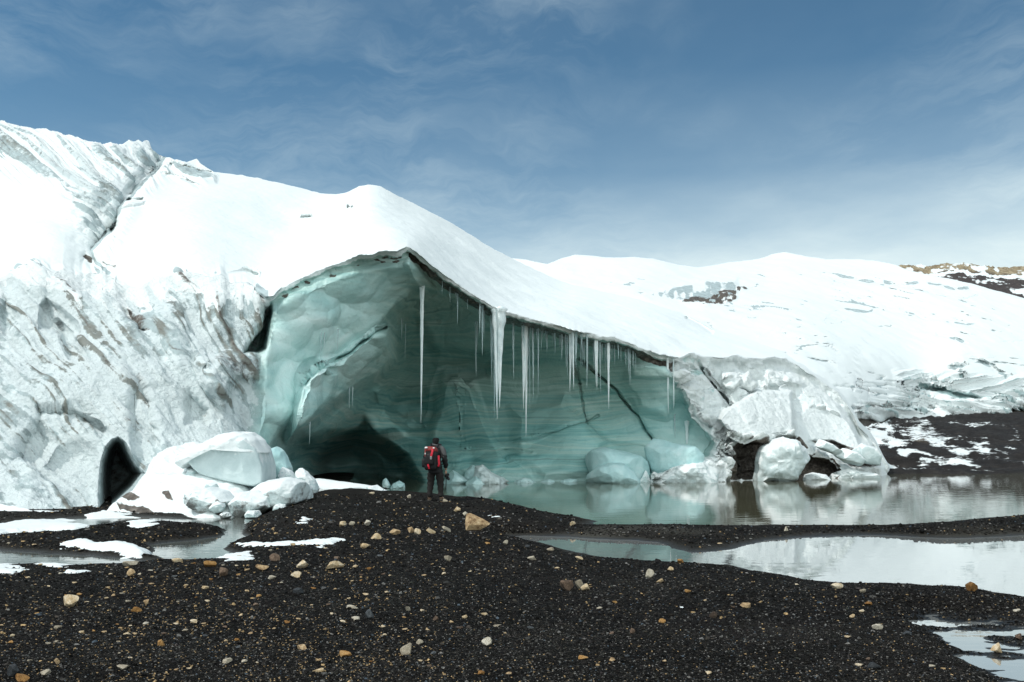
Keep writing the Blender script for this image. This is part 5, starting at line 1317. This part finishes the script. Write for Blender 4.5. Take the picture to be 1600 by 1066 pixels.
def tube(pts, r, n=10):
    pts = [Vector(p) for p in pts]; V = []; Fc = []
    for i, p in enumerate(pts):
        d = (pts[min(i + 1, len(pts) - 1)] - pts[max(i - 1, 0)]).normalized()
        a = d.orthogonal().normalized(); b = d.cross(a)
        rr = r[i] if isinstance(r, (list, tuple)) else r
        V += [p + (a * math.cos(6.2832 * j / n) + b * math.sin(6.2832 * j / n)) * rr for j in range(n)]
    for i in range(len(pts) - 1):
        for j in range(n): Fc.append((i * n + j, i * n + (j + 1) % n, (i + 1) * n + (j + 1) % n, (i + 1) * n + j))
    me = bpy.data.meshes.new('tb'); me.from_pydata([tuple(v) for v in V], [], Fc)
    me.update()
    for p in me.polygons: p.use_smooth = True
    return me
def strap_mesh(pts, w, t):
    """flat band along points (in a plane facing -y)"""
    V = []; Fc = []
    pts = [Vector(p) for p in pts]
    for i, p in enumerate(pts):
        d = (pts[min(i + 1, len(pts) - 1)] - pts[max(i - 1, 0)]).normalized()
        nrm = Vector((0, -1, 0)); s = d.cross(nrm).normalized() * w / 2; nn = s.cross(d).normalized() * t / 2
        V += [p - s - nn, p + s - nn, p + s + nn, p - s + nn]
    for i in range(len(pts) - 1):
        for j in range(4): Fc.append((i * 4 + j, i * 4 + (j + 1) % 4, i * 4 + 4 + (j + 1) % 4, i * 4 + 4 + j))
    Fc += [(3, 2, 1, 0), tuple(len(V) - 4 + k for k in range(4))]
    me = bpy.data.meshes.new('st'); me.from_pydata([tuple(v) for v in V], [], Fc); me.update(); return me

K_SKIN = mat_plain('skin', (.45, .28, .20), .55, .12, 20); K_JACK = mat_plain('black_jacket', (.012, .012, .013), .7, .4, 14); K_GREY = mat_plain('grey_shell', (.085, .085, .085), .7, .3, 14)
K_TROU = mat_plain('dark_trousers', (.014, .012, .011), .8, .4, 12); K_BOOT = mat_plain('hiking_boot', (.11, .085, .06), .8, .35, 20); K_SOLE = mat_plain('boot_sole', (.02, .02, .02), .9)
K_CAP = mat_plain('black_knit', (.008, .008, .008), .95, .4, 60); K_RED = mat_plain('red_webbing', (.50, .012, .03), .6, .2, 30); K_DRED = mat_plain('dark_red_nylon', (.22, .035, .03), .65, .35, 18)
K_PACK = mat_plain('black_nylon', (.012, .011, .012), .6, .35, 18); K_WHITE = mat_plain('white_cloth', (.62, .60, .58), .7, .15, 30); K_CAM = mat_plain('camera_black', (.012, .012, .012), .35, .2, 30); K_STEEL = mat_plain('grey_plastic', (.22, .22, .22), .4, .15, 20)
K_GLASS = mat_plain('lens_glass', (.01, .012, .015), .05, .1, 5, .6)

pg = ground_at(680, 783)[0]
S = .95
person = tag(empty('person', tuple(pg)), 'person in black with a red and black backpack looking into the ice cave', 'person')
person.rotation_euler = (0, 0, math.radians(-14)); person.scale = (S, S, S)
def gz(x, y):
    """height of the ground under a local point, relative to the figure's base"""
    c, s = math.cos(math.radians(-14)), math.sin(math.radians(-14))
    return float(h_fast(pg[0] + x * c - y * s, pg[1] + x * s + y * c) - pg[2])
zl, zr = gz(-.17, 0), gz(.17, .02)
Lk = dict(pel=(0, 0, .93, .115), spn=(0, .01, 1.10, .125), che=(0, .0, 1.30, .145), nek=(0, .005, 1.475, .058), hd0=(0, .02, 1.54, .072), hd1=(0, .025, 1.615, .094), hd2=(0, .02, 1.685, .062))
armR = [(0, .0, 1.34, .12), (.185, .0, 1.40, .070), (.255, -.03, 1.12, .050), (.262, .085, .875, .036), (.262, .115, .815, .034)]
armL = [(0, .0, 1.34, .12), (-.185, .0, 1.40, .070), (-.27, -.02, 1.12, .050), (-.24, .16, .95, .036), (-.225, .20, .90, .034)]
legR = [(0, 0, .93, .115), (.095, 0, .84, .085), (.135, .025, .48 + zr * .5, .068), (.165, -.01, .10 + zr, .046)]
legL = [(0, 0, .93, .115), (-.095, 0, .84, .085), (-.135, .02, .48 + zl * .5, .068), (-.165, -.02, .10 + zl, .046)]
torso = [Lk['pel'], Lk['spn'], Lk['che'], Lk['nek'], Lk['hd0'], Lk['hd1'], Lk['hd2']]
bod = skin_obj([torso, [Lk['che']] + armR[1:], [Lk['che']] + armL[1:], legR, legL, [legR[-1], (.18, .13, .045 + zr, .04)], [legL[-1], (-.185, .12, .045 + zl, .04)]], 2)
def hand(base, d, side, curl):
    """palm + four fingers of unequal length + a thumb from the side of the palm"""
    b = Vector(base); d = Vector(d).normalized(); s = Vector((0, 1, 0)) if abs(d.y) < .8 else Vector((0, 0, 1))
    s = (s - d * s.dot(d)).normalized(); nrm = d.cross(s).normalized() * side
    out = [skin_obj([[(*(b), .030), (*(b + d * .045), .034), (*(b + d * .085), .030)]], 1)]
    for k, (o, L) in enumerate([(-.030, .062), (-.010, .074), (.011, .070), (.030, .054)]):
        p0 = b + d * .078 + s * o; p1 = p0 + d * L * .45 + nrm * L * .10 * curl; p2 = p1 + d * L * .30 + nrm * L * .30 * curl; p3 = p2 + d * L * .12 * (1 - curl * .6) + nrm * L * .30 * curl
        out.append(skin_obj([[(*p0, .010), (*p1, .0092), (*p2, .0086), (*p3, .0074)]], 1))
    t0 = b + d * .022 - s * .026; t1 = t0 + d * .030 - s * .022 + nrm * .012; t2 = t1 + d * .026 - s * .004 + nrm * .016 * curl
    out.append(skin_obj([[(*t0, .0125), (*t1, .0105), (*t2, .0088)]], 1))
    return out
hR = hand(armR[-1][:3], (.0, .25, -1), -1, 1.0); hL = hand(armL[-1][:3], (.12, .55, -.8), 1, .6)
face = [skin_obj([[(.02, .112, 1.625, .012), (.035, .135, 1.598, .013)]], 1), skin_obj([[(-.088, .03, 1.62, .016), (-.094, .018, 1.600, .014)]], 1), skin_obj([[(.096, .02, 1.62, .016), (.10, .008, 1.600, .014)]], 1), skin_obj([[(-.02, .10, 1.555, .02), (.05, .10, 1.555, .02)]], 1)]
body = voxel_union(merge(bod, *hR, *hL, *face), .0075, 3)
link('body', body, K_SKIN, person)
def fat(c, e): return (*c[:3], c[3] + e)
jk = skin_obj([[(0, 0, .70, .20), (0, 0, .80, .20), (0, 0, .88, .19), (0, 0, .97, .172), (0, .01, 1.10, .150), (0, 0, 1.30, .168), (0, 0, 1.42, .115), (0, .005, 1.48, .082)], [(0, 0, 1.30, .168)] + [fat(c, .024) for c in armR[1:4]], [(0, 0, 1.30, .168)] + [fat(c, .024) for c in armL[1:4]]], 2)
for v in jk.vertices:                                  # wider than deep, with cloth folds
    v.co.x *= 1.06
    v.co += Vector((1, 1, 0)) * .008 * math.sin(v.co.z * 55 + v.co.x * 18 + math.sin(v.co.x * 31) * 2)
jk = tag(link('jacket', jk, K_JACK, person), 'black jacket with grey shoulders')
yoke = skin_obj([[(-.10, -.005, 1.452, .062), (0, .0, 1.475, .085), (.10, -.005, 1.452, .062)], [(.10, -.005, 1.452, .062), (.205, -.002, 1.385, .096), (.246, -.02, 1.22, .082), (.262, -.025, 1.12, .072)]], 2)
link('shoulder_panel', yoke, K_GREY, jk)
link('collar', voxel_union(tube([(.095 * math.cos(a), .01 + .088 * math.sin(a), 1.500 + .012 * math.sin(a * 2)) for a in np.linspace(0, 6.2832, 24)], .026), .006, 2), K_GREY, jk)
tr = skin_obj([[(0, 0, .97, .16), (0, 0, .90, .165), (0, 0, .84, .14)], [(0, 0, .90, .165), (.105, 0, .83, .150), (.118, 0, .72, .125), (.134, .025, .48 + zr * .5, .098), (.160, -.008, .15 + zr, .074), (.163, -.01, .085 + zr, .078)], [(0, 0, .90, .165), (-.105, 0, .83, .150), (-.118, 0, .72, .125), (-.134, .02, .48 + zl * .5, .098), (-.160, -.018, .15 + zl, .074), (-.163, -.02, .085 + zl, .078)]], 2)
for v in tr.vertices:
    v.co += Vector((1, 1, 0)) * .007 * math.sin(v.co.z * 48 + v.co.x * 25)
link('trousers', tr, K_TROU, person)
for sgn, zz, yy in ((1, zr, -.01), (-1, zl, -.02)):
    b = voxel_union(merge(skin_obj([[(sgn * .165, yy - .035, .05 + zz, .052), (sgn * .167, yy - .01, .105 + zz, .056), (sgn * .167, yy, .15 + zz, .056)], [(sgn * .165, yy - .035, .05 + zz, .052), (sgn * .172, yy + .08, .045 + zz, .050), (sgn * .180, yy + .17, .04 + zz, .044)]], 2)), .007, 3)
    bo = link('boot', b, K_BOOT, person)
    link('sole', rbox(.105, .30, .028, .4, (sgn * .172, yy + .055, .004 + zz), (0, 0, -sgn * .06)), K_SOLE, bo)
cap = skin_obj([[(0, -.012, 1.50, .070), (0, -.006, 1.55, .088), (0, .006, 1.60, .098), (0, .018, 1.665, .098), (0, .018, 1.70, .066)]], 2)
for v in cap.vertices:
    if v.co.y > .03 and v.co.z < 1.645: v.co.y = .03 + (v.co.y - .03) * .1 + max(0, v.co.z - 1.60) * .9
link('cap', cap, K_CAP, person)

Rp = Matrix.Rotation(math.radians(-14), 4, 'Z')
def world(v): return tuple(Vector(pg) + Rp @ (Vector(v) * S))
pack = tag(empty('backpack', world((-.02, -.27, .88))), 'black and dark red hiking backpack worn by the person on the mound', 'backpack')
pack.rotation_euler = (0, 0, math.radians(-14)); pack.scale = (S, S, S)
off = Vector((.02, .27, -.88))
def pk(name, me, mat, parent=None):
    me.transform(Matrix.Translation(off)); return link(name, me, mat, parent or pack)
body_p = pk('pack_body', rbox(.36, .24, .54, .45, (-.02, -.28, 1.10), (.05, 0, 0), .92), K_PACK)
pk('lid', rbox(.36, .26, .15, .7, (-.025, -.285, 1.375), (-.25, .04, 0), .85), K_DRED)
pk('front_pocket', rbox(.27, .12, .30, .6, (-.035, -.41, 1.12), (.08, 0, 0), .8), K_DRED if False else K_PACK)
pk('side_pocket', rbox(.10, .17, .24, .6, (-.225, -.28, 1.02)), K_PACK); pk('side_pocket', rbox(.10, .17, .24, .6, (.185, -.28, 1.02)), K_PACK)
pk('compression_strap', strap_mesh([(.055, -.425, 1.40), (.06, -.455, 1.33), (.05, -.475, 1.27), (.035, -.48, 1.20)], .055, .012), K_RED)
pk('compression_strap', strap_mesh([(-.15, -.42, 1.36), (-.15, -.44, 1.28), (-.135, -.455, 1.20)], .03, .010), K_DRED)
pk('compression_strap', strap_mesh([(.195, -.34, 1.22), (.215, -.375, 1.12), (.225, -.375, 1.00), (.20, -.36, .93)], .05, .014), K_RED)
pk('compression_strap', strap_mesh([(-.06, -.465, .99), (-.035, -.47, .93), (-.03, -.45, .87)], .045, .014), K_RED)
pk('buckle', rbox(.05, .03, .09, .5, (.035, -.49, 1.16)), K_STEEL); pk('label_patch', rbox(.075, .02, .05, .5, (-.13, -.41, 1.43), (-.6, 0, 0)), K_WHITE); pk('label_patch', rbox(.05, .02, .035, .5, (.08, -.405, 1.42), (-.6, 0, 0)), K_WHITE); pk('badge', rbox(.03, .02, .04, .5, (-.13, -.475, 1.27)), K_WHITE)
pk('bottle', voxel_union(tube([(-.16, -.42, .90), (-.155, -.42, .94), (-.15, -.42, 1.02), (-.15, -.42, 1.06)], [.012, .034, .034, .014]), .005, 2), K_STEEL)
pk('hip_belt', tube([(-.17, -.2, .98), (-.20, -.05, .98), (-.19, .10, .98), (0, .17, .985), (.19, .10, .98), (.20, -.05, .98), (.17, -.2, .98)], .018), K_PACK)
for sx in (-1, 1):
    pk('shoulder_strap', tube([(sx * .09, -.17, 1.42), (sx * .11, -.06, 1.52), (sx * .125, .06, 1.505), (sx * .14, .155, 1.40), (sx * .15, .16, 1.25), (sx * .17, .10, 1.10), (sx * .18, -.1, 1.00)], [.02, .026, .027, .027, .024, .014, .012]), K_PACK)
hp = Vector(armR[-1][:3])
cb = hp + Vector((.005, .055, -.135))
camr = tag(empty('handheld_camera', world(cb)), 'black camera with a dangling strap held low in the right hand of the person', 'camera')
camr.rotation_euler = (0, math.radians(62), math.radians(-14)); camr.scale = (S, S, S)
link('camera_body', merge(rbox(.075, .135, .098, .3), rbox(.05, .055, .035, .6, (0, -.01, .06)), rbox(.05, .035, .10, .5, (.012, -.055, -.003))), K_CAM, camr)
ln = link('lens', merge(tube([(.03, .01, -.005), (.06, .01, -.005), (.062, .01, -.005), (.135, .01, -.005)], [.034, .034, .037, .037], 20), tube([(-.0, .01, -.005), (.03, .01, -.005)], [.02, .034], 20)), K_CAM, camr)
link('front_glass', tube([(.125, .01, -.005), (.131, .01, -.005), (.1315, .01, -.005)], [.034, .030, .001], 20), K_GLASS, ln)
link('strap', strap_mesh([(-.02, -.07, .04), (.03, -.085, .02), (.09, -.08, -.035), (.20, -.08, -.10), (.30, -.082, -.155), (.35, -.08, -.18), (.31, -.07, -.17), (.18, -.06, -.10), (.06, -.05, -.03), (.0, .06, .045)], .022, .005), K_CAM, camr)
